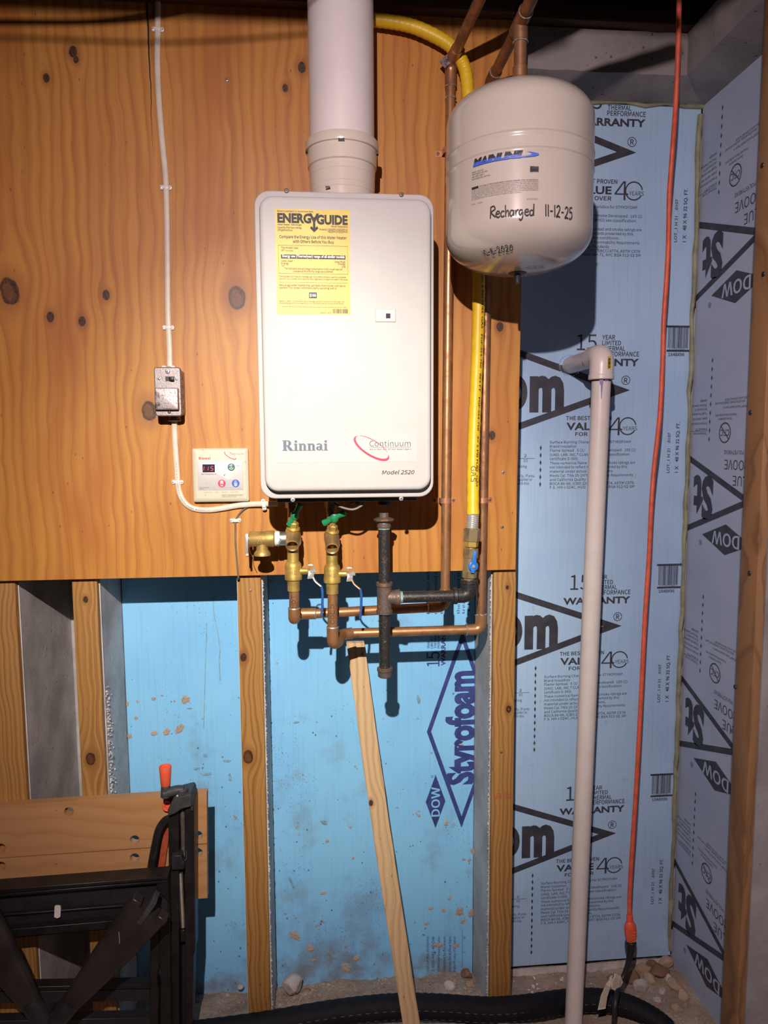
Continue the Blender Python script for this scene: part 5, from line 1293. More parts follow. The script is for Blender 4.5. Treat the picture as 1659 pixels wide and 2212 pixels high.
pth = spline([P(x, y, WY - .001) for x, y in ((380, 985), (382, 1010), (384, 1041), (388, 1065), (400, 1087), (420, 1099), (450, 1101.5), (480, 1098), (510, 1092.5), (540, 1089.5))], 8)
put(b, 'NM-B 14/2 WITH GROUND 600V (UL)', fc(pth), .01, -.0014, .0026, .17, res=2); obj('lettering', b, M['steel'], c2_, smooth=False)
def make_clip():
    t = empty('cable_clip', (0, 0, 0), '', 'clip', 'white cable clips')
    b = BM(); prism(b, [(-.0135, 0), (-.0115, -.0047), (.0115, -.0047), (.0135, 0), (.0115, .0047), (-.0115, .0047)], lambda u, v, w_: V((u, w_, v)), -.0005, -.0032)
    bmesh.ops.recalc_face_normals(b, faces=b.faces); bmesh.ops.bevel(b, geom=list(b.edges), offset=.0006, segments=1, affect='EDGES'); box(b, (-.0062, -.0068, -.0036), (.0062, -.002, .0036), .001); obj('bridge', b, M['clip_white'], t)
    for s_ in (-1, 1): screw(t, (s_ * .0100, -.0032, 0), (0, -1, 0), .0019, M['steel'], 'nail_head', slot=False)
    return t
cl0 = make_clip(); first = True
for px, py, Y, ang, lab in ((341.5, 65, -.018, 2, 'white cable clip nearest the top, beside the long crack in the plywood'), (359, 406, -.018, 1, 'white cable clip level with the top edge of the heater'),
    (364, 708, -.018, 0, 'white cable clip just above the metal switch box'), (384, 1041, -.018, 3, 'white cable clip left of the temperature controller'), (509, 1124, -.018, 0, 'white clip on the thin grey wire below the controller')):
    c = cl0 if first else copy_tree(cl0); first = False
    p = P(px, py, Y); c.location = p; c.rotation_euler = (0, R(ang), 0); c['label'] = lab
c = copy_tree(cl0); c.location = P(570, 1090, -.03); c.rotation_euler = (0, R(82), 0); c['label'] = 'white clip under the lower left corner of the heater'
gw = cable('sensor_wire', [(566, 1091, -.03), (548, 1092, -.026), (532, 1097, -.022), (518, 1109, -.021), (509, 1124, -.021), (508.5, 1140, -.0205), (508.5, 1170, -.0205), (511, 1205, -.0205), (513.5, 1235, -.021), (515, 1248, -.0205), (512, 1251, -.012)], 'thin grey wire dropping past the clip to the edge of the plywood', 'wire_grey', (.0020, .0020))

# switch box
BY = -.073; p0 = P(333, 792, BY); p1 = P(392, 893, BY)
bx0, bx1, bz0, bz1 = P(333.5, 840, BY).x, P(391.5, 840, BY).x, P(362, 899, BY).z, P(362, 793, BY).z
sw = empty('fused_switch_box', ((bx0 + bx1) / 2, -.018, bz0), 'small spotted metal switch and fuse box on the plywood where the two cables meet', 'switch')
b = BM(); rrloft(b, bx0 + .002, bx1 - .002, bz0 + .003, bz1 - .003, .006, [(0, -.0182), (0, BY + .004)]); obj('box', b, M['galv'], sw)
b = BM(); rrloft(b, bx0, bx1, bz0, bz1, .006, [(0, BY + .009), (0, BY + .002), (.002, BY), (.003, BY)]); cvr = obj('cover_plate', b, M['galv'], sw)
fx = lambda u, v: (290 + u / 4.022, 720 + v / 4.022)
def pb(u, v, Y=BY): return P(*fx(u, v), Y)
A, B = pb(190, 668), pb(388, 476)
b = BM(); rrloft(b, A.x, B.x, A.z, B.z, .003, [(0, BY + .0005), (0, BY - .009), (.0015, BY - .0115), (.004, BY - .012)]); obj('fuse_lid', b, M['galv'], sw)
A, B = pb(272, 416), pb(350, 375); b = BM(); box(b, (A.x, BY - .0008, A.z), (B.x, BY, B.z)); obj('switch_slot', b, M['black_plastic'], sw)
A, B = pb(302, 414), pb(346, 380); b = BM(); hexa(b, [(A.x, BY - .001, A.z), (B.x, BY - .001, A.z), (B.x, BY - .001, B.z), (A.x, BY - .001, B.z), (A.x + .004, BY - .010, A.z + .0005), (B.x + .001, BY - .010, A.z + .0005), (B.x + .001, BY - .010, B.z - .001), (A.x + .004, BY - .010, B.z - .001)], .0008)
bmesh.ops.recalc_face_normals(b, faces=b.faces); obj('toggle', b, M['black_plastic'], sw)
for u, v, r in ((216, 396, .0028), (367, 399, .0028)): screw(sw, pb(u, v), (0, -1, 0), r, M['steel'], 'rivet', slot=False)
screw(sw, pb(290, 330), (0, -1, 0), .0052, M['steel'])
A = pb(318, 350); b = BM()
screw(sw, pb(305, 684), (0, -1, 0), .0035, M['rust_iron'], slot=False)
# knockouts on the right side and the cable clamps
for zf in (.2, .42, .62, .8):
    b = BM(); zc_ = bz0 + (bz1 - bz0) * zf; box(b, (bx1 - .0022, -.058, zc_ - .003), (bx1 - .0014, -.040, zc_ + .003)); obj('knockout', b, M['thread'], sw)
cp = P(366, 791, -.034)
b = BM(); box(b, (cp.x - .014, -.042, bz1 - .003), (cp.x + .014, -.028, bz1 + .004), .0015)
for s_ in (-1, 1): cyl(b, (cp.x + s_ * .0095, -.046, bz1 + .002), (cp.x + s_ * .0095, -.026, bz1 + .003), .0046, n=12)
obj('cable_clamp', b, M['chrome'], sw)
cp = P(377, 901, -.036)
b = BM(); cyl(b, (cp.x, -.036, bz0 + .004), (cp.x, -.036, bz0 - .007), .0125, n=16); box(b, (cp.x - .013, -.044, bz0 - .010), (cp.x + .013, -.028, bz0 - .005), .0015); obj('cable_clamp', b, M['thread'], sw)

# ------------------------------------------------------------------ wall controller
CY = -.036; Q = lambda u, v, Y=CY: P(400 + u / 9.217, 950 + v / 9.217, Y)
kx0, kx1 = (Q(140, 700).x + Q(178, 700).x) / 2 - .001, (Q(1242, 700).x + Q(1276, 700).x) / 2; kz0, kz1 = Q(700, 1236).z, Q(700, 170).z
ctl = empty('temperature_controller', ((kx0 + kx1) / 2, -.018, kz0), 'cream wall controller with a red digit display left of the heater', 'controller')
b = BM(); rrloft(b, kx0, kx1, kz0, kz1, .004, [(.0004, -.0184), (0, CY + .008), (0, CY + .004), (.002, CY + .0018), (.0075, CY + .0002), (.009, CY)]); case = obj('case', b, M['cream'], ctl)
kt = -.02                                         # tiny lean of the printed faces measured on the photo
def Qp(u, v): return ((u - 140 - (v - 170) * .035) / 1102 * (kx1 - kx0) + kx0, kz1 - (v - 170) / 1066 * (kz1 - kz0))
u1_ = (kx1 - kx0) / 1102
(ax_, az_), (bx_, bz_) = Qp(262, 1000), Qp(1148, 415)
b = BM(); rrloft(b, ax_, bx_, az_, bz_, .0015, [(0, CY + .0005), (0, CY - .0006), (.0005, CY - .0009)]); pan = obj('face_panel', b, M['panel_grey'], ctl)
KY = CY - .0009; f3 = plane_xz(KY, .0004); f4 = plane_xz(KY, .0008); f5 = plane_xz(CY, .0005)
(ax_, az_), (bx_, bz_) = Qp(355, 643), Qp(592, 485); b = BM(); box(b, (ax_, KY - .0004, az_), (bx_, KY + .0002, bz_)); scr = obj('display', b, M['screen'], ctl)
b = BM(); f6 = plane_xz(KY - .0004, .0005)
def seg7(x, z, hh, ww, segs):
    sh = lambda px_, pz_: (x + px_ + pz_ * .14, z + pz_)
    t = ww * .19
    S7 = {'a': ((0, hh), (ww, hh)), 'g': ((0, hh / 2), (ww, hh / 2)), 'd': ((0, 0), (ww, 0)), 'f': ((0, hh / 2), (0, hh)), 'b': ((ww, hh / 2), (ww, hh)), 'e': ((0, 0), (0, hh / 2)), 'c': ((ww, 0), (ww, hh / 2))}
    for g in segs:
        (xa, za), (xb, zb) = S7[g]; d = V((xb - xa, zb - za, 0)); L = d.length; d.normalize(); n_ = V((-d.y, d.x, 0)) * t / 2; i = d * t * .5
        poly(b, [sh(xa + i.x, za + i.y), sh(xa + d.x * t + n_.x, za + d.y * t + n_.y), sh(xb - d.x * t + n_.x, zb - d.y * t + n_.y), sh(xb - i.x, zb - i.y), sh(xb - d.x * t - n_.x, zb - d.y * t - n_.y), sh(xa + d.x * t - n_.x, za + d.y * t - n_.y)], f6)
for u, sg in ((330, 'bc'), (415, 'bc'), (512, 'afgcd')):
    x_, z_ = Qp(u, 607); seg7(x_, z_, 82 * u1_, 46 * u1_, sg)
obj('digits', b, M['led'], scr, smooth=False)
b = BM(); wb = BM()
x_, z_ = Qp(332, 690); x2, _ = Qp(626, 690); put(b, 'Set Temperature', f3, x_, z_, 26 * u1_, x2 - x_, bold=.008, space=1.1)
x_, z_ = Qp(612, 508); put(b, '\u00b0F', f3, x_, z_, 22 * u1_)
x_, z_ = Qp(1020, 526); put(b, 'Priority', f3, x_, z_, 16 * u1_, 66 * u1_)
x_, z_ = Qp(752, 688); put(b, 'In Use', f3, x_, z_, 15 * u1_, 62 * u1_); x_, z_ = Qp(784, 706); disc(b, x_, z_, 10 * u1_, f3)
for s, v in (('Water Temperature', 955), ('Remote', 980)):
    x_, z_ = Qp(298, v); put(b, s, f3, x_, z_, 15 * u1_, 190 * u1_ if v < 970 else 88 * u1_)
x_, z_ = Qp(440, 858); rect(b, x_, z_, x_ + 5 * u1_, z_ + 16 * u1_, f3)
obj('lettering', b, M['ink'], pan, smooth=False)
(ax_, az_), (bx_, bz_) = Qp(735, 942), Qp(1010, 790); b = BM(); box(b, (ax_, KY - .0003, az_), (bx_, KY + .0001, bz_)); obj('key_strip', b, M['key_grey'], ctl)
def key(u, v, r, mat, draw, label):
    x_, z_ = Qp(u, v); b = BM(); lathe(b, [(r * u1_, 0), (r * u1_, .001), (r * u1_ * .93, .0015)], (x_, KY + .0002, z_), (0, -1, 0), 32); k_ = obj('key', b, M[mat], ctl, label=label)
    b = BM(); draw(b, x_, z_, r * u1_, plane_xz(KY - .0013, .0004)); obj('key_symbol', b, M['ink_white'], k_, smooth=False)
def chev(b, x, z, w_, fn, s_): 
    poly(b, [(x - w_, z), (x, z + s_ * w_ * .5), (x, z + s_ * w_ * .1), (x - w_ * .9, z - s_ * w_ * .36)], fn); poly(b, [(x + w_, z), (x, z + s_ * w_ * .5), (x, z + s_ * w_ * .1), (x + w_ * .9, z - s_ * w_ * .36)], fn)
def d_green(b, x, z, r, fn):
    ringband(b, x, z, r * .62, r * .62, 0, fn, k=.74, t0=200, t1=340, n=16); ringband(b, x, z, r * .62, r * .62, 0, fn, k=.74, t0=60, t1=150, n=12)
    poly(b, [(x - .05 * r, z + .82 * r), (x + .35 * r, z + .62 * r), (x - .02 * r, z + .36 * r)], fn); disc(b, x, z, r * .17, fn)
def d_red(b, x, z, r, fn):
    for k_ in (.58, .28, -.02): chev(b, x, z + k_ * r, .45 * r, fn, 1)
    put(b, 'H', fn, x, z - .76 * r, .42 * r, .5 * r, align='C', bold=.03)
def d_blue(b, x, z, r, fn):
    for k_ in (-.05, -.36, -.66): chev(b, x, z + k_ * r + .1 * r, .42 * r, fn, -1)
    put(b, 'C', fn, x, z + .28 * r, .44 * r, .48 * r, align='C', bold=.03)
key(920, 545, 73, 'key_green', d_green, 'dark green round key'); key(735, 867, 76, 'key_red', d_red, 'red round key with upward arrows'); key(1010, 867, 76, 'key_blue', d_blue, 'blue round key with downward arrows')
x_, z_ = Qp(1052, 550); b = BM(); lathe(b, [(20 * u1_, 0), (18 * u1_, .001), (0, .0012)], (x_, KY, z_), (0, -1, 0), 16); obj('pilot_lamp', b, M['led_amber'], ctl)
b = BM(); x_, z_ = Qp(275, 386); x2, _ = Qp(508, 386); slab_word(b, f5, x_, z_, 50 * u1_, x2 - x_); x_, z_ = Qp(390, 1052); x2, _ = Qp(1052, 1052); put(b, 'endless   hot   water   system', f5, x_, z_, 26 * u1_, x2 - x_, shear=.25, bold=-.006, space=1.25)
obj('lettering', b, M['ink_red'], case, smooth=False, label='red lettering')
x_, z_ = Qp(897, 312); ring_device(case, x_, z_, .61 * u1_, f5, (M['ink_red'], M['ink']), False)
b = BM()
for s, v, e_ in (('CAUTION   Please read instructions for use', 1100, 1175), ('if water temp. setting affecting temperature', 1120, 1155), ('scalding. See operation manual.', 1142, 1020)):
    x_, z_ = Qp(732, v); x2, _ = Qp(e_, v); put(b, s, f5, x_, z_, 13 * u1_, x2 - x_, res=2)
for u, v in ((355, 195), (1200, 440), (412, 1100)): x_, z_ = Qp(u, v); ribbon(b, [(x_ - 8 * u1_, z_ + 12 * u1_), (x_ + 6 * u1_, z_ - 12 * u1_)], 5 * u1_, f5, sm=0)
obj('lettering', b, M['ink'], case, smooth=False)

# ------------------------------------------------------------------ leaning lath
la = [P(748, 1389, .13), P(787, 1389, .13)]; lb = [P(873, 2228, -.072), P(910, 2228, -.072)]
b = BM(); tv = V((0, .016, .002)); n_ = 24
wv = random.Random(5); rows = []
for i in range(n_ + 1):
    t = i / n_; A = la[0] * (1 - t) + lb[0] * t; B = la[1] * (1 - t) + lb[1] * t; bow = math.sin(math.pi * t)
    A = A + V((-.004 * bow + wv.uniform(-.0006, .0006), 0, 0)); B = B + V((-.003 * bow + wv.uniform(-.0006, .0006), 0, 0))
    rows.append([b.verts.new(q_) for q_ in (A, B, B + tv, A + tv)])
for p_, q_ in zip(rows, rows[1:]):
    for k in range(4): b.faces.new((p_[k], p_[(k + 1) % 4], q_[(k + 1) % 4], q_[k]))
b.faces.new(rows[0]); b.faces.new(rows[-1][::-1]); bmesh.ops.recalc_face_normals(b, faces=b.faces)
bmesh.ops.bevel(b, geom=[e_ for e_ in b.edges if e_.calc_face_angle(0) > .8], offset=.0012, segments=1, affect='EDGES')
lath = empty('wood_lath', lb[0], 'weathered wooden lath leaning against the blue foam below the copper pipes', 'lath')
obj('strip', b, M['lath'], lath, smooth=False)
p_ = la[0] * .2 + la[1] * .8; q_ = lb[0] * .2 + lb[1] * .8; screw(lath, p_ * .97 + q_ * .03 + V((0, -.0004, 0)), (0, -1, .02), .0034, M['rust_iron'], slot=False)

# ------------------------------------------------------------------ white PVC drain pipe
DY = -.026; t0 = P(1299, 815, DY); t1 = P(1238, 2225, DY)
pvc = empty('drain_pipe', t1, 'tall white plastic drain pipe with an elbow into the foam board on the right', 'pipe')
pr = 20.6 * S(DY)
b = BM(); cyl(b, t1 + (t1 - t0) * .06, t0 + V((0, 0, -.01)), pr, n=36); obj('upright', b, M['pvc'], pvc)
hz = P(1303, 768, DY).z
b = BM(); er = pr * 1.27; c = V((t0.x + .001, DY, hz))
dirn = V((0, 1, 0))
tube(b, fillet([t0 + V((-.0004, 0, -.004)), c, c + dirn * .056], .036, 10), er, 32); el_ = obj('elbow', b, M['pvc'], pvc)
b = BM(); lathe(b, [(er, -.002), (er + .0016, 0), (er + .0016, .008), (er, .010)], t0 + V((-.0004, 0, -.004)), (0, 0, 1), 32, cap=False); obj('socket_lip', b, M['pvc'], pvc)
b = BM(); lathe(b, [(pr + .0003, 0), (pr + .0006, .003)], t0 + V((0, 0, -.0072)), (0, 0, 1), 32, cap=False)
for i, (a, L) in enumerate(((-14, .045), (-22, .012), (10, .006), (24, .004))):
    a = R(a) - R(4); d = V((math.sin(a), -math.cos(a), 0)); sd = V((math.cos(a), math.sin(a), 0)); p_ = t0 + V((0, 0, -.006)) + d * (pr + .0005)
    b.faces.new([b.verts.new(v) for v in (p_ - sd * .0035, p_ + sd * .0035, p_ + sd * .001 + V((-.001, 0, -L)), p_ - sd * .0004 + V((-.001, 0, -L)))])
obj('primer_drip', b, M['purple'], pvc, smooth=False)
b = BM(); cyl(b, c + dirn * .05, c + dirn * .25, pr, n=32); obj('wall_stub', b, M['pvc'], pvc)
lz = P(1309, 784, DY).z
fl = lambda u, v: V((c.x + er * math.sin((u + .006) / er) * 1.0, DY - er * math.cos((u + .006) / er) - .0006, lz + v))
b = BM(); rect(b, -.0045, -.017, .0045, .012, fl); lb_ = obj('sticker', b, M['yellow_label'], pvc, smooth=False)
b = BM(); f7 = lambda u, v: fl(v, u) + V((0, -.0004, 0)); barcode(b, -.014, -.003, .008, .003, f7, 8, n=14); obj('barcode', b, M['ink'], lb_, smooth=False)
sp_ = P(1247, 1590, DY); b = BM(); f8 = lambda u, v: V((sp_.x + .026 - math.cos(v / pr) * pr - .002, DY - pr * math.sin(v / pr + .15) - .0006, sp_.z + u))
barcode(b, -.02, .002, .014, .008, f8, 4, n=12); obj('print_mark', b, M['ink_grey'], pvc, smooth=False)
# torn hole round the stub
hp_ = c + dirn * ((FY - c.y) / dirn.y); r_ = random.Random(9)
b = BM()
for k in range(30):
    a = 2 * math.pi * k / 30; rock(b, hp_ + V((math.cos(a) * (pr + .002 + r_.uniform(0, .005)) * 1.15, -.001, math.sin(a) * (pr + .003 + r_.uniform(0, .004)))), r_.uniform(.002, .004), k, 1, .8)
obj('torn_rim', b, M['foam_pale'], foam_r, kind='stuff', smooth=False)

# ------------------------------------------------------------------ orange extension cord with plug
OY = -.02
cord = empty('extension_cord', P(1362, 2030, OY), 'orange extension cord hanging straight down in front of the foam corner', 'cord')
pts = [(1469, -120, OY - .06), (1467, 0, OY - .05), (1465, 100, OY - .04), (1460, 220, OY - .02), (1453, 320, OY + .02), (1446, 420, OY + .03), (1444, 520, OY + .03), (1440, 600, OY + .03), (1434, 690, OY + .03), (1431, 790, OY + .03), (1425, 900, OY + .03), (1413, 1010, OY + .03), (1407, 1090, OY + .02), (1402, 1200, OY + .02), (1393, 1340, OY + .01), (1386, 1480, OY + .01), (1380, 1600, OY), (1372, 1740, OY), (1364, 1860, OY), (1360, 1940, OY), (1360, 1982, OY)]
b = BM(); tube(b, spline([P(*p_) for p_ in pts], 8), .0056, 14); obj('cord', b, M['orange_cord'], cord)
# connector body
ca = P(1360, 1976, OY); cb = P(1363.5, 2038, OY); d = (cb - ca); L = d.length; sK = S(OY) / 2.865
conn = empty('connector', (0, 0, 0)); conn.parent = cord
prof = [(.0072, 0)]
for k in range(5): prof += [(.0088, .001 + k * .0034), (.0088, .0028 + k * .0034), (.0072, .0034 + k * .0034)]
prof += [(.0115, .0215), (.0150, .031), (.0152, .036)]
b = BM(); lathe(b, prof, ca, d, 20)
for v in b.verts:                                  # flattened front to back
    q_ = v.co - ca; v.co = ca + V((q_.x, q_.y * .8, q_.z))
w_ = .0148
tt = BM(); rrl = [(.0148, .035), (.0158, .042), (.0152, .056), (.0128, .070)]
lathe(tt, [(r, h) for r, h in rrl], ca, d, 8)
for v in tt.verts: q_ = v.co - ca; v.co = ca + V((q_.x, q_.y * .78, q_.z))
merge(b, tt); obj('socket_body', b, M['orange'], conn, angle=28)
for k in range(4):
    b = BM(); z0_ = ca.z - .041 - k * .0075; tube(b, [V((ca.x + .0035, ca.y - .0115, z0_)), V((ca.x + .008, ca.y - .0128, z0_ - .0016)), V((ca.x + .0135, ca.y - .0095, z0_ - .0002))], .0016, 6); obj('grip_rib', b, M['orange'], conn)
pump = empty('pump_cord', P(1360, 2150, OY), 'black power cord with moulded plug hanging below the orange connector', 'cord')
pa = P(1364, 2033, OY); pb_ = P(1362, 2056, OY)
b = BM(); cyl(b, pa, pb_, .0128, .0102, n=8, bev=.0015); obj('plug', b, M['black_plastic'], pump)
b = BM(); tube(b, spline([P(1362, 2052, OY), P(1358, 2075, OY - .002), P(1352, 2096, OY - .004), P(1344, 2115, OY - .01), P(1335, 2135, OY - .03), P(1329, 2170, OY - .06), P(1326, 2215, OY - .07), P(1323, 2280, OY - .07)], 8), [.0085 - .0002 * min(k, 12) for k in range(57)], 12); obj('cord', b, M['black_plastic'], pump)
tg = [(1318, 2106), (1345, 2122), (1334, 2144), (1315, 2128)]
def sheet(pts_, name, mat, par, n=0):
    b = BM(); A = [b.verts.new(p_) for p_ in pts_]; B = [b.verts.new(V(p_) + V((.0002, .0006, 0))) for p_ in pts_]; m = len(A)
    b.faces.new(A); b.faces.new(B[::-1])
    for i in range(m): b.faces.new((A[i], A[(i + 1) % m], B[(i + 1) % m], B[i]))
    bmesh.ops.recalc_face_normals(b, faces=b.faces); return obj(name, b, mat, par, smooth=False)
tagp = empty('paper_label', P(1330, 2120, OY - .03), 'white paper warning label folded round the black power cord', 'label')
Y1 = OY - .034
t1_ = sheet([P(1316, 2112, Y1), P(1330, 2103, Y1 - .004), P(1341, 2108, Y1 - .002), P(1346, 2122, Y1 + .004), P(1334, 2144, Y1), P(1322, 2136, Y1 - .004)], 'folded_leaf', M['paper'], tagp)
o0 = [P(1320, 2112, Y1 - .004), P(1309, 2126, Y1 - .008), P(1298, 2150, Y1 - .012), P(1291, 2182, Y1 - .014), P(1308, 2179, Y1 - .014), P(1312, 2154, Y1 - .012), P(1319, 2130, Y1 - .008)]
t2_ = sheet(o0, 'hanging_leaf', M['paper'], tagp)
b = BM()
for k in range(5):
    f_ = k / 5 + .05; l0 = P(1311 - 2 + 3 * f_ * 3, 2128 + f_ * 4, Y1 - .0095); l1 = P(1294 + f_ * 15, 2178 - f_ * 2, Y1 - .0155)
    dd_ = (l1 - l0).normalized(); nn_ = V((dd_.z, 0, -dd_.x)) * .00035; b.faces.new([b.verts.new(v) for v in (l0 - nn_, l0 + nn_, l1 + nn_, l1 - nn_)])
obj('print_lines', b, M['ink_grey'], t2_, smooth=False)
b = BM()
for k in range(6):
    l0 = P(1322 + k * 3.4, 2113 - k * .6, Y1 - .0065); l1 = P(1325 + k * 3.2, 2134 + k * .8, Y1 - .0055); dd_ = (l1 - l0).normalized(); nn_ = V((dd_.z, 0, -dd_.x)) * .00035; b.faces.new([b.verts.new(v) for v in (l0 - nn_, l0 + nn_, l1 + nn_, l1 - nn_)])
obj('print_lines', b, M['ink_grey'], t1_, smooth=False)
b = BM(); tube(b, spline([P(1312, 2114, Y1 - .006), P(1318, 2105, Y1 - .008), P(1326, 2106, Y1 - .008), P(1322, 2112, Y1 - .008)], 5), .0006, 6); obj('tie', b, M['ink_grey'], tagp)

# ------------------------------------------------------------------ black perforated drain pipe along the floor
HSY = -.032; hr = .0285
hpts = [(392, 2237), (440, 2232), (560, 2216), (700, 2192), (800, 2179), (880, 2174), (960, 2176), (1060, 2182), (1140, 2176), (1230, 2163), (1300, 2162), (1350, 2172), (1400, 2195), (1440, 2225), (1470, 2262), (1490, 2310)]
hpath = []; HYS = ((-200, -.032), (1090, -.032), (1150, -.015), (1230, .032), (1310, .036), (1350, .022), (1400, -.005), (1440, -.035), (1500, -.09))
for x_, y_ in hpts:
    Yh = HSY
    for (xa_, ya_), (xb_, yb_) in zip(HYS, HYS[1:]):
        if xa_ <= x_ <= xb_: Yh = ya_ + (yb_ - ya_) * (x_ - xa_) / (xb_ - xa_)
    q_ = P(x_, y_, Yh); hpath.append(V((q_.x, q_.y, q_.z)))
hpath = spline(hpath, 10)
dr = empty('drain_hose', V((.1, HSY, .07)), 'black perforated drain pipe lying along the foot of the wall', 'hose')
b = BM(); tube(b, hpath, [hr + (.0007 if k % 2 else -.0004) for k in range(len(hpath))], 24); obj('pipe', b, M['hose'], dr)
b = BM(); acc = 0; nxt = 0
for p_, q_ in zip(hpath, hpath[1:]):
    L = (q_ - p_).length; d = (q_ - p_).normalized()
    while nxt < acc + L:
        c_ = p_ + d * (nxt - acc)
        for a in (22, -24, -62):
            a = R(a); o_ = V((0, -math.cos(a), math.sin(a))) * (hr + .0006); u_ = V((0, math.sin(a), math.cos(a)))
            t = BM(); A = c_ + o_; hexa(b, [A - d * .0048 - u_ * .0006, A + d * .0048 - u_ * .0006, A + d * .0048 + u_ * .0006, A - d * .0048 + u_ * .0006] + [v + o_ * .02 for v in (A - d * .0048 - u_ * .0006, A + d * .0048 - u_ * .0006, A + d * .0048 + u_ * .0006, A - d * .0048 + u_ * .0006)]); t.free()
        nxt += .0205
    acc += L
bmesh.ops.recalc_face_normals(b, faces=b.faces); obj('slots', b, M['slot'], dr, kind='stuff', smooth=False)

# ------------------------------------------------------------------ stones and rubble
def stone(px, py, r, mat, lab, Y=None, z=None, seed=1, sq=.7):
    if px > 1340: r *= 1.3
    p_ = P(px, py, Y)
    for _ in range(4): p_ = PZ(px, py, ground(p_.x, min(p_.y, .18)) + r * sq * .45)
    if p_.y > .176 - r: p_ = P(px, py, .176 - r)
    b = BM(); rock(b, p_, r, seed, 3, sq, .12); return obj('stone', b, M[mat], label=lab, cat='stone', group='loose stones along the foot of the wall', smooth=False)
for a in ((633, 2126, .030, 'rock_pale', 'large pale crumbling stone beside the foot of the third stud', .10, 3, .8), (660, 2142, .012, 'rock_brown', 'small dark stone right of the large pale stone', .085, 4, .6),
    (971, 2130, .0135, 'rock_pale', 'round pale stone in the dark soil left of the right stud', .12, 5, .9), (1016, 2127, .012, 'rock_tan', 'smooth tan stone against the concrete of the right stud', .12, 6, .75), (1009, 2104, .017, 'rock_brown', 'square brown stone at the back beside the right stud', .15, 7, .75),
    (1393, 2092, .0145, 'rock_tan', 'long tan stone lying in front of the corner seam', .10, 8, .6), (1437, 2078, .0195, 'rock_tan', 'large flat tan stone in the corner under the seam', .13, 9, .6), (1425, 2100, .022, 'rock_brown', 'dark brown block behind the loose stones in the corner', .14, 10, .7),
    (1408, 2083, .012, 'rock_brown', 'small brown stone under the back foam board near the corner', .14, 11, .7), (1384, 2128, .016, 'rock_pale', 'pale chalky lump left of the corner heap', .07, 12, .9), (1404, 2113, .016, 'rock_tan', 'angular tan stone in the middle of the corner heap', .09, 13, .7),
    (1459, 2126, .017, 'rock_tan', 'tan stone against the foot of the side board', .08, 14, .6), (1430, 2141, .008, 'rock_pale', 'small pale pebble beside the black drain pipe', .05, 15, .8), (1463, 2175, .016, 'rock_tan', 'flat tan stone at the lower right of the heap', .03, 16, .5),
    (1420, 2160, .010, 'rock_pale', 'little whitish stone close to the bend of the drain pipe', .03, 17, .6), (690, 2150, .009, 'rock_tan', 'small tan stone in the sand near the drain pipe', .07, 18, .5), (520, 2132, .010, 'rock_pale', 'small pale flat stone left of the third stud', .15, 19, .5),
    (1365, 2110, .020, 'rock_brown', 'rusty brown stone behind the black power cord', .11, 20, .9), (1476, 2150, .014, 'rock_tan', 'small tan stone under the upside down print', .05, 21, .7), (1442, 2112, .012, 'rock_pale', 'pale angular stone near the middle of the heap', .10, 22, .7)):
    stone(a[0], a[1], a[2], a[3], a[4], Y=a[5], seed=a[6], sq=a[7])
b = BM(); r_ = random.Random(77)
for k in range(900):
    if k < 330: x = r_.uniform(-.13, .02); y = r_.uniform(.02, .18)
    elif k < 560: x = r_.uniform(.02, .41); y = r_.uniform(.06, .185)
    elif k < 650: x = r_.uniform(-.5, -.2); y = r_.uniform(.05, .18)
    else: x = r_.uniform(.70, .99); y = r_.uniform(-.12, .18)
    rock(b, (x, y, ground(x, y) + .001), abs(r_.gauss(0, .0034)) + .0014, k, 1, .6)
obj('rubble', b, M['rubble'], label='scattered grit and small rubble on the sandy floor', cat='rubble', kind='stuff', smooth=False)
b = BM()
for k in range(60):
    x = P(r_.uniform(1110, 1290), 2120, .15).x; y = .07 + abs(r_.gauss(0, .05)); y = min(y, .18); rock(b, (x, y, ground(x, y) + .001), abs(r_.gauss(0, .003)) + .0015, k, 1, .4)
obj('paint_flakes', b, M['peel'], label='white paint flakes on the ledge left of the drain pipe', cat='debris', kind='stuff', smooth=False)

# ------------------------------------------------------------------ cables slung under the girder (they throw the soft lines on the plywood)
def toward(px, py, Yc):
    s_ = P(px, py, -.018); return LAMP + (s_ - LAMP) * ((Yc - LAMP.y) / (s_.y - LAMP.y))
b = BM(); tube(b, spline([toward(x_, y_, -.72) for x_, y_ in ((-260, 40), (-100, 46), (60, 48), (200, 47), (330, 38), (430, 18), (520, -20))], 8), .0046, 10); obj('ceiling_cable', b, M['black_plastic'], label='dark cable slung under the joists near the top left', cat='cable')
b = BM(); tube(b, spline([toward(x_, y_, -.9) for x_, y_ in ((-260, 78), (-100, 80), (100, 84), (300, 92), (420, 90), (560, 82), (700, 70))], 8), .0020, 8); obj('ceiling_wire', b, M['black_plastic'], label='thin wire slung under the joists near the top left', cat='wire')

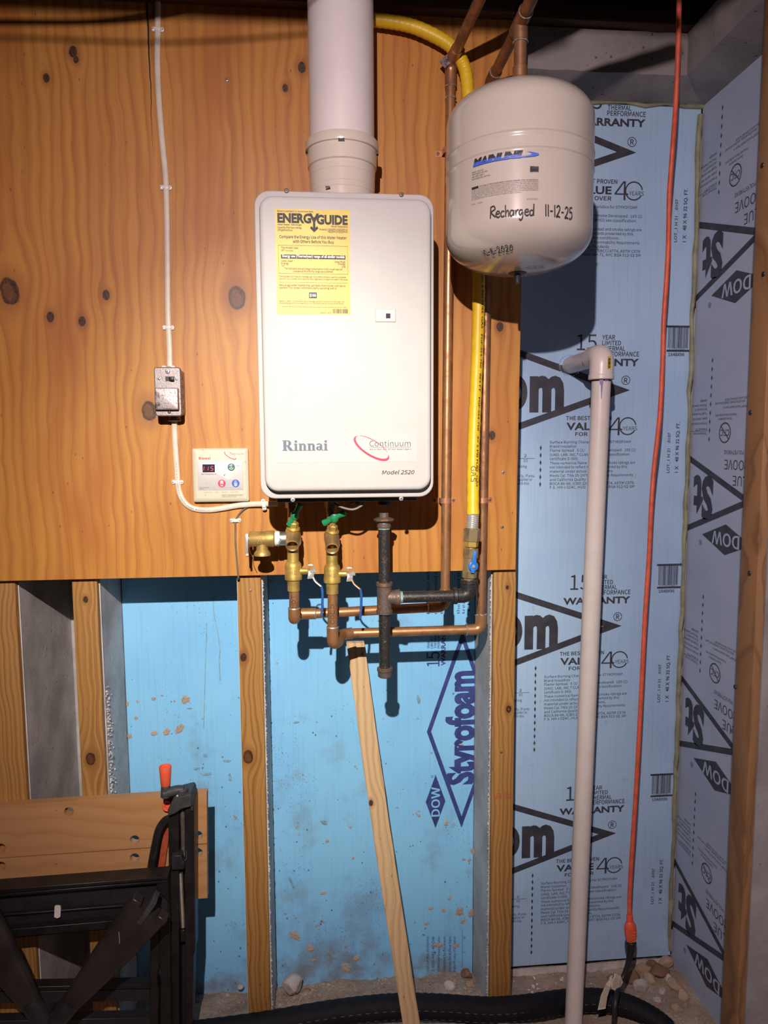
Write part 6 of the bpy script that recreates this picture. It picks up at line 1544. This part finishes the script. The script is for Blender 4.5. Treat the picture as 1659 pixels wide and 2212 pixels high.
# ------------------------------------------------------------------ folded portable workbench leaning on the studs
bench = empty('folding_workbench', PZ(395, 2290, .06), 'black folding portable workbench with pale wooden jaws and an orange crank knob, lower left', 'workbench')
def plate_holes(b, outer, holes, y0, y1, n=22):
    loops = [[(x, z) for x, z in outer]] + [[(cx_ + r * math.cos(2 * math.pi * i / n), cz_ + r * math.sin(2 * math.pi * i / n)) for i in range(n)] for cx_, cz_, r in holes]
    ring = {}
    for Y in (y0, y1):
        es = []; ring[Y] = []
        for L in loops:
            vs = [b.verts.new((x, Y, z)) for x, z in L]; ring[Y].append(vs)
            for i in range(len(vs)): es.append(b.edges.new((vs[i], vs[(i + 1) % len(vs)])))
        bmesh.ops.triangle_fill(b, edges=es, use_beauty=True, use_dissolve=False)
    for A, B in zip(ring[y0], ring[y1]):
        for i in range(len(A)): b.faces.new((A[i], A[(i + 1) % len(A)], B[(i + 1) % len(A)], B[i]))
    bmesh.ops.recalc_face_normals(b, faces=b.faces)
JY = -.021
def pz(x, y, Y=JY): p_ = P(x, y, Y); return p_.x, p_.z
def line_at(A, B, x): t = (x - A[0]) / (B[0] - A[0]); return A[1] + (B[1] - A[1]) * t
for (l0, r0), (l1, r1), hs in ((((0, 1740), (446.5, 1711)), ((0, 1853), (447, 1822)), ((149, 1753), (291, 1814), (427.5, 1804.5), (2, 1832))), (((0, 1855), (447, 1825)), ((0, 1972), (448, 1940)), ((291, 1853), (427.5, 1841.5), (2, 1871)))):
    a, c = pz(*l0), pz(*r0); d, e_ = pz(*l1), pz(*r1); xl = -1.35
    outer = [(xl, line_at(d, e_, xl)), e_, c, (xl, line_at(a, c, xl))]
    b = BM(); plate_holes(b, outer, [pz(*h) + (10.3 * S(JY),) for h in hs], JY, -.0008)
    obj('jaw_board', b, M['jaw'], bench, smooth=False)
def pbar(name, pts, y0, y1, mat, bev=.0012, par=None):
    """plate drawn as a polygon at depth y0 and given thickness back to y1"""
    b = BM(); A = [P(x, y, y0) for x, y in pts]; v0 = [b.verts.new(q_) for q_ in A]; v1 = [b.verts.new((q_.x, y1, q_.z)) for q_ in A]; n = len(A)
    b.faces.new(v0); b.faces.new(v1[::-1])
    for i in range(n): b.faces.new((v0[i], v0[(i + 1) % n], v1[(i + 1) % n], v1[i]))
    bmesh.ops.recalc_face_normals(b, faces=b.faces)
    if bev: bmesh.ops.bevel(b, geom=list(b.edges), offset=bev, segments=1, affect='EDGES')
    return obj(name, b, M[mat], par or bench)
# vertical slide post
PY0 = -.075
pbar('slide_post', [(363, 1748), (386, 1740), (388, 2300), (369, 2300)], PY0, -.035, 'black_steel')
pbar('slide_post', [(399, 1725), (416, 1718), (418, 2080), (413, 2300), (400, 2300)], PY0, -.035, 'black_steel')
pbar('post_back', [(368, 1748), (414, 1730), (416, 2300), (372, 2300)], -.040, -.028, 'black_plastic')
pbar('rail', [(415, 1735), (419, 1733), (420, 2060), (416, 2066)], PY0 - .004, -.028, 'black_steel', .0006)
# screw rod
rp = [P(393.5, 1738, -.062), P(396.5, 1840, -.062)]
b = BM(); cyl(b, rp[0], rp[1], .0054, n=14); obj('smooth_rod', b, M['thread'], bench)
def thread(p0, p1, r, n):
    b = BM(); d = p1 - p0; L = d.length; prof = []
    for k in range(n): prof += [(r, L * k / n), (r * .84, L * (k + .5) / n)]
    lathe(b, prof, p0, d, 14); return b
obj('threaded_rod', thread(P(396.3, 1828, -.062), P(396.8, 1862, -.062), .0055, 26), M['thread'], bench, smooth=False)
obj('threaded_rod', thread(P(390, 1884, -.062), P(396, 2010, -.062), .0055, 70), M['thread'], bench, smooth=False)
pbar('sliding_nut', [(370, 1852), (372, 1849), (392, 1848), (394, 1862), (398, 1862), (398, 1878), (370, 1880)], -.088, -.05, 'black_plastic')
pbar('rod_holder', [(389, 2010), (400, 2009), (402, 2034), (390, 2035)], -.074, -.05, 'black_steel')
b = BM(); tube(b, spline([P(402.5, 1838, -.08), P(403, 1850, -.08), P(401, 1858, -.08), P(395, 1861, -.08)], 4), .0010, 6); obj('spring_wire', b, M['thread'], bench)
# cap, crank and orange knob
pbar('post_cap', [(362, 1756), (366, 1744), (375, 1725), (410, 1716), (414, 1722), (415, 1742), (392, 1748), (380, 1757), (363, 1764)], -.092, -.03, 'grey_plastic', .002)
pbar('post_shoulder', [(409, 1716), (417, 1728), (417, 1752), (412, 1752)], -.085, -.03, 'grey_plastic', .001)
crank = empty('crank', (0, 0, 0)); crank.parent = bench
KYc = -.075
kb, kt_ = P(358, 1696, KYc), P(358.5, 1655, KYc)
b = BM(); lathe(b, [(.0102, 0), (.0108, .001), (.0138, (kt_ - kb).length - .001), (.0134, (kt_ - kb).length), (.0118, (kt_ - kb).length), (.0110, (kt_ - kb).length - .006), (0, (kt_ - kb).length - .007)], kb, (.01, 0, 1), 26); obj('knob', b, M['orange'], crank)
b = BM(); cyl(b, P(358, 1722, KYc), kb, .0112, .0104, n=20, bev=.002)
arm0, arm1 = P(356, 1712, KYc), P(396, 1708, KYc)
tube(b, spline([arm0 + V((-.001, 0, -.001)), arm0 + V((.012, 0, .001)), arm1 + V((-.012, 0, .002)), arm1], 4), [.0125] * 2 + [.0118] * 9 + [.0118] * 2, 14, flat=(1, .95)); 
cyl(b, P(393, 1728, KYc), P(393, 1702, KYc), .0142, n=20, bev=.002); obj('crank_arm', b, M['grey_plastic'], crank)
b = BM(); cyl(b, P(383, 1719, KYc - .0135), P(383, 1719, KYc - .006), .0022, n=10); obj('crank_pin', b, M['thread'], crank)
# orange catch
b = BM(); c_ = P(361, 1742, -.03); tube(b, [c_ + V((.008 * math.cos(R(a)), 0, .009 * math.sin(R(a)))) for a in range(20, 285, 22)], .0038, 8); cyl(b, c_ + V((.002, .004, 0)), c_ + V((.002, -.004, 0)), .006, n=14); obj('catch', b, M['orange'], bench)
# curved brace and the orange bar behind it
cv = spline([P(371, 1767, -.055), P(358, 1772, -.055), P(345, 1790, -.055), P(338, 1815, -.055), P(329, 1862, -.055), P(321, 1915, -.055)], 6)
b = BM(); tube(b, cv, .0095, 8, flat=(1, .7), up=(0, -1, 0)); obj('curved_brace', b, M['black_steel'], bench)
pbar('orange_bar', [(362, 1783), (366, 1800), (353, 1892), (338, 1894), (352, 1800)], -.032, -.026, 'orange_bar', .0008)
# upper cross channel
CYb = -.105
def band(name, yl0, yr0, yl1, yr1, y0, y1, mat, xr=362, bev=.0008):
    """horizontal bar: y at x=0 and at x=xr for its upper and lower edge"""
    k0 = (yr0 - yl0) / xr; k1 = (yr1 - yl1) / xr; xl = -330
    return pbar(name, [(xl, yl0 + k0 * xl), (xr, yr0), (xr, yr1), (xl, yl1 + k1 * xl)], y0, y1, mat, bev)
band('channel_lip', 1922, 1894, 1931, 1900, CYb - .012, CYb + .03, 'black_steel')
band('channel_lip_edge', 1932, 1902, 1938, 1907, CYb - .008, CYb + .03, 'black_steel')
band('channel_web', 1930, 1898, 2030, 1996, CYb + .012, CYb + .018, 'black_plastic')
band('channel_rib', 1976, 1950, 1980, 1954, CYb + .002, CYb + .013, 'black_steel', 340)
band('channel_foot', 2010, 1983, 2027, 1999, CYb - .008, CYb + .02, 'black_steel', 320)
st_ = pbar('white_tag', [(118, 1958), (123, 1957), (130, 1958), (131, 1963), (130, 1981), (123, 1984), (117, 1981)], CYb + .0005, CYb + .004, 'clip_white', 0)
pbar('end_plate', [(340, 1908), (363, 1898), (363, 1948), (345, 1930), (332, 1930)], CYb - .004, -.05, 'black_steel', .002)
# folding legs, tapered pressed tubes
def leg(p0, p1, w0, w1, d0, d1, mat='leg_steel'):
    lg = empty('leg', (0, 0, 0)); lg.parent = bench
    d = (p1 - p0); n_ = V((-d.z, 0, d.x)).normalized(); b = BM(); N = 14; rings = []
    for i in range(N + 1):
        t = i / N; c_ = p0 + d * t; w = w0 + (w1 - w0) * (t ** 1.5); dep = d0 + (d1 - d0) * t; ring = []
        for k in range(20):
            a = 2 * math.pi * k / 20; ca_, sa_ = math.cos(a), math.sin(a); sq = lambda q_: math.copysign(abs(q_) ** .55, q_)
            y_ = sq(sa_) * dep; crease = .006 * (1 - t) * (1 if sa_ < 0 else 0) * max(0, 1 - abs(ca_) * 2.2)
            ring.append(b.verts.new(c_ + n_ * sq(ca_) * w + V((0, y_ + crease, 0))))
        rings.append(ring)
    for A, B in zip(rings, rings[1:]):
        for k in range(20): b.faces.new((A[k], A[(k + 1) % 20], B[(k + 1) % 20], B[k]))
    b.faces.new(rings[0][::-1]); b.faces.new(rings[-1]); bmesh.ops.recalc_face_normals(b, faces=b.faces)
    obj('leg_tube', b, M[mat], lg); u_ = d.normalized()
    for sg in (-1, 1):
        b = BM(); e0 = p0 + n_ * sg * w0 * .72 - u_ * .004; box(b, (-w0 * .25, -d0 * .9, -.006), (w0 * .25, d0 * .5, .008), .002, 1, Matrix.Translation(e0) @ Matrix((n_, V((0, 1, 0)), u_)).transposed().to_4x4()); obj('leg_fork', b, M[mat], lg)
    b = BM(); f0 = p1 - u_ * .012; f1 = p1 + u_ * .055; lathe(b, [(w1 * 1.06, 0), (w1 * 1.12, .004), (w1 * 1.15, .06), (w1 * .9, .064)], f0, u_, 12)
    for v in b.verts: v.co.y = f0.y + (v.co.y - f0.y) * .8
    obj('foot_cap', b, M['black_plastic'], lg); return lg
LYg = -.155
lg = leg(P(322, 1962, LYg), P(148, 2172, LYg), .047, .0195, .020, .013)
b = BM(); c0, c1 = P(337, 1937, LYg), P(304, 1985, LYg); u_ = (c1 - c0).normalized(); nn_ = V((-u_.z, 0, u_.x)); hexa(b, [c0 + nn_ * .006 + V((0, -.02, 0)), c0 - nn_ * .006 + V((0, -.02, 0)), c1 - nn_ * .006 + V((0, -.02, 0)), c1 + nn_ * .006 + V((0, -.02, 0)), c0 + nn_ * .006 + V((0, .02, 0)), c0 - nn_ * .006 + V((0, .02, 0)), c1 - nn_ * .006 + V((0, .02, 0)), c1 + nn_ * .006 + V((0, .02, 0))], .001)
bmesh.ops.recalc_face_normals(b, faces=b.faces); obj('hinge_tongue', b, M['grey_plastic'], bench)
b = BM(); tube(b, [P(257, 2013, LYg - .021), P(258.5, 2038, LYg - .02)], .0008, 6); obj('scratch_wire', b, M['chrome'], lg)
leg(P(-62, 1965, LYg), P(70, 2172, LYg), .047, .0195, .020, .013)
# rear frame
band('lower_bar', 2133, 2127, 2142, 2136, -.07, -.045, 'black_steel', 325)
band('lower_bar', 2143, 2137, 2168, 2162, -.062, -.05, 'black_plastic', 325)
pbar('rear_post', [(324, 2030), (345, 2005), (346, 2080), (340, 2110), (344, 2140), (341, 2300), (322, 2300)], -.085, -.05, 'black_steel', .002)
pbar('rear_post', [(346, 1935), (366, 1900), (371, 2300), (350, 2300), (350, 2160), (346, 2140), (349, 2120), (343, 2070)], -.09, -.045, 'black_steel', .002)
band('base_bar', 2206, 2198, 2225, 2216, -.075, -.05, 'black_plastic', 330)

# tidy up
for o_ in bpy.data.objects:
    for k_ in ('_x', '_y', '_z'):
        if k_ in o_: del o_[k_]
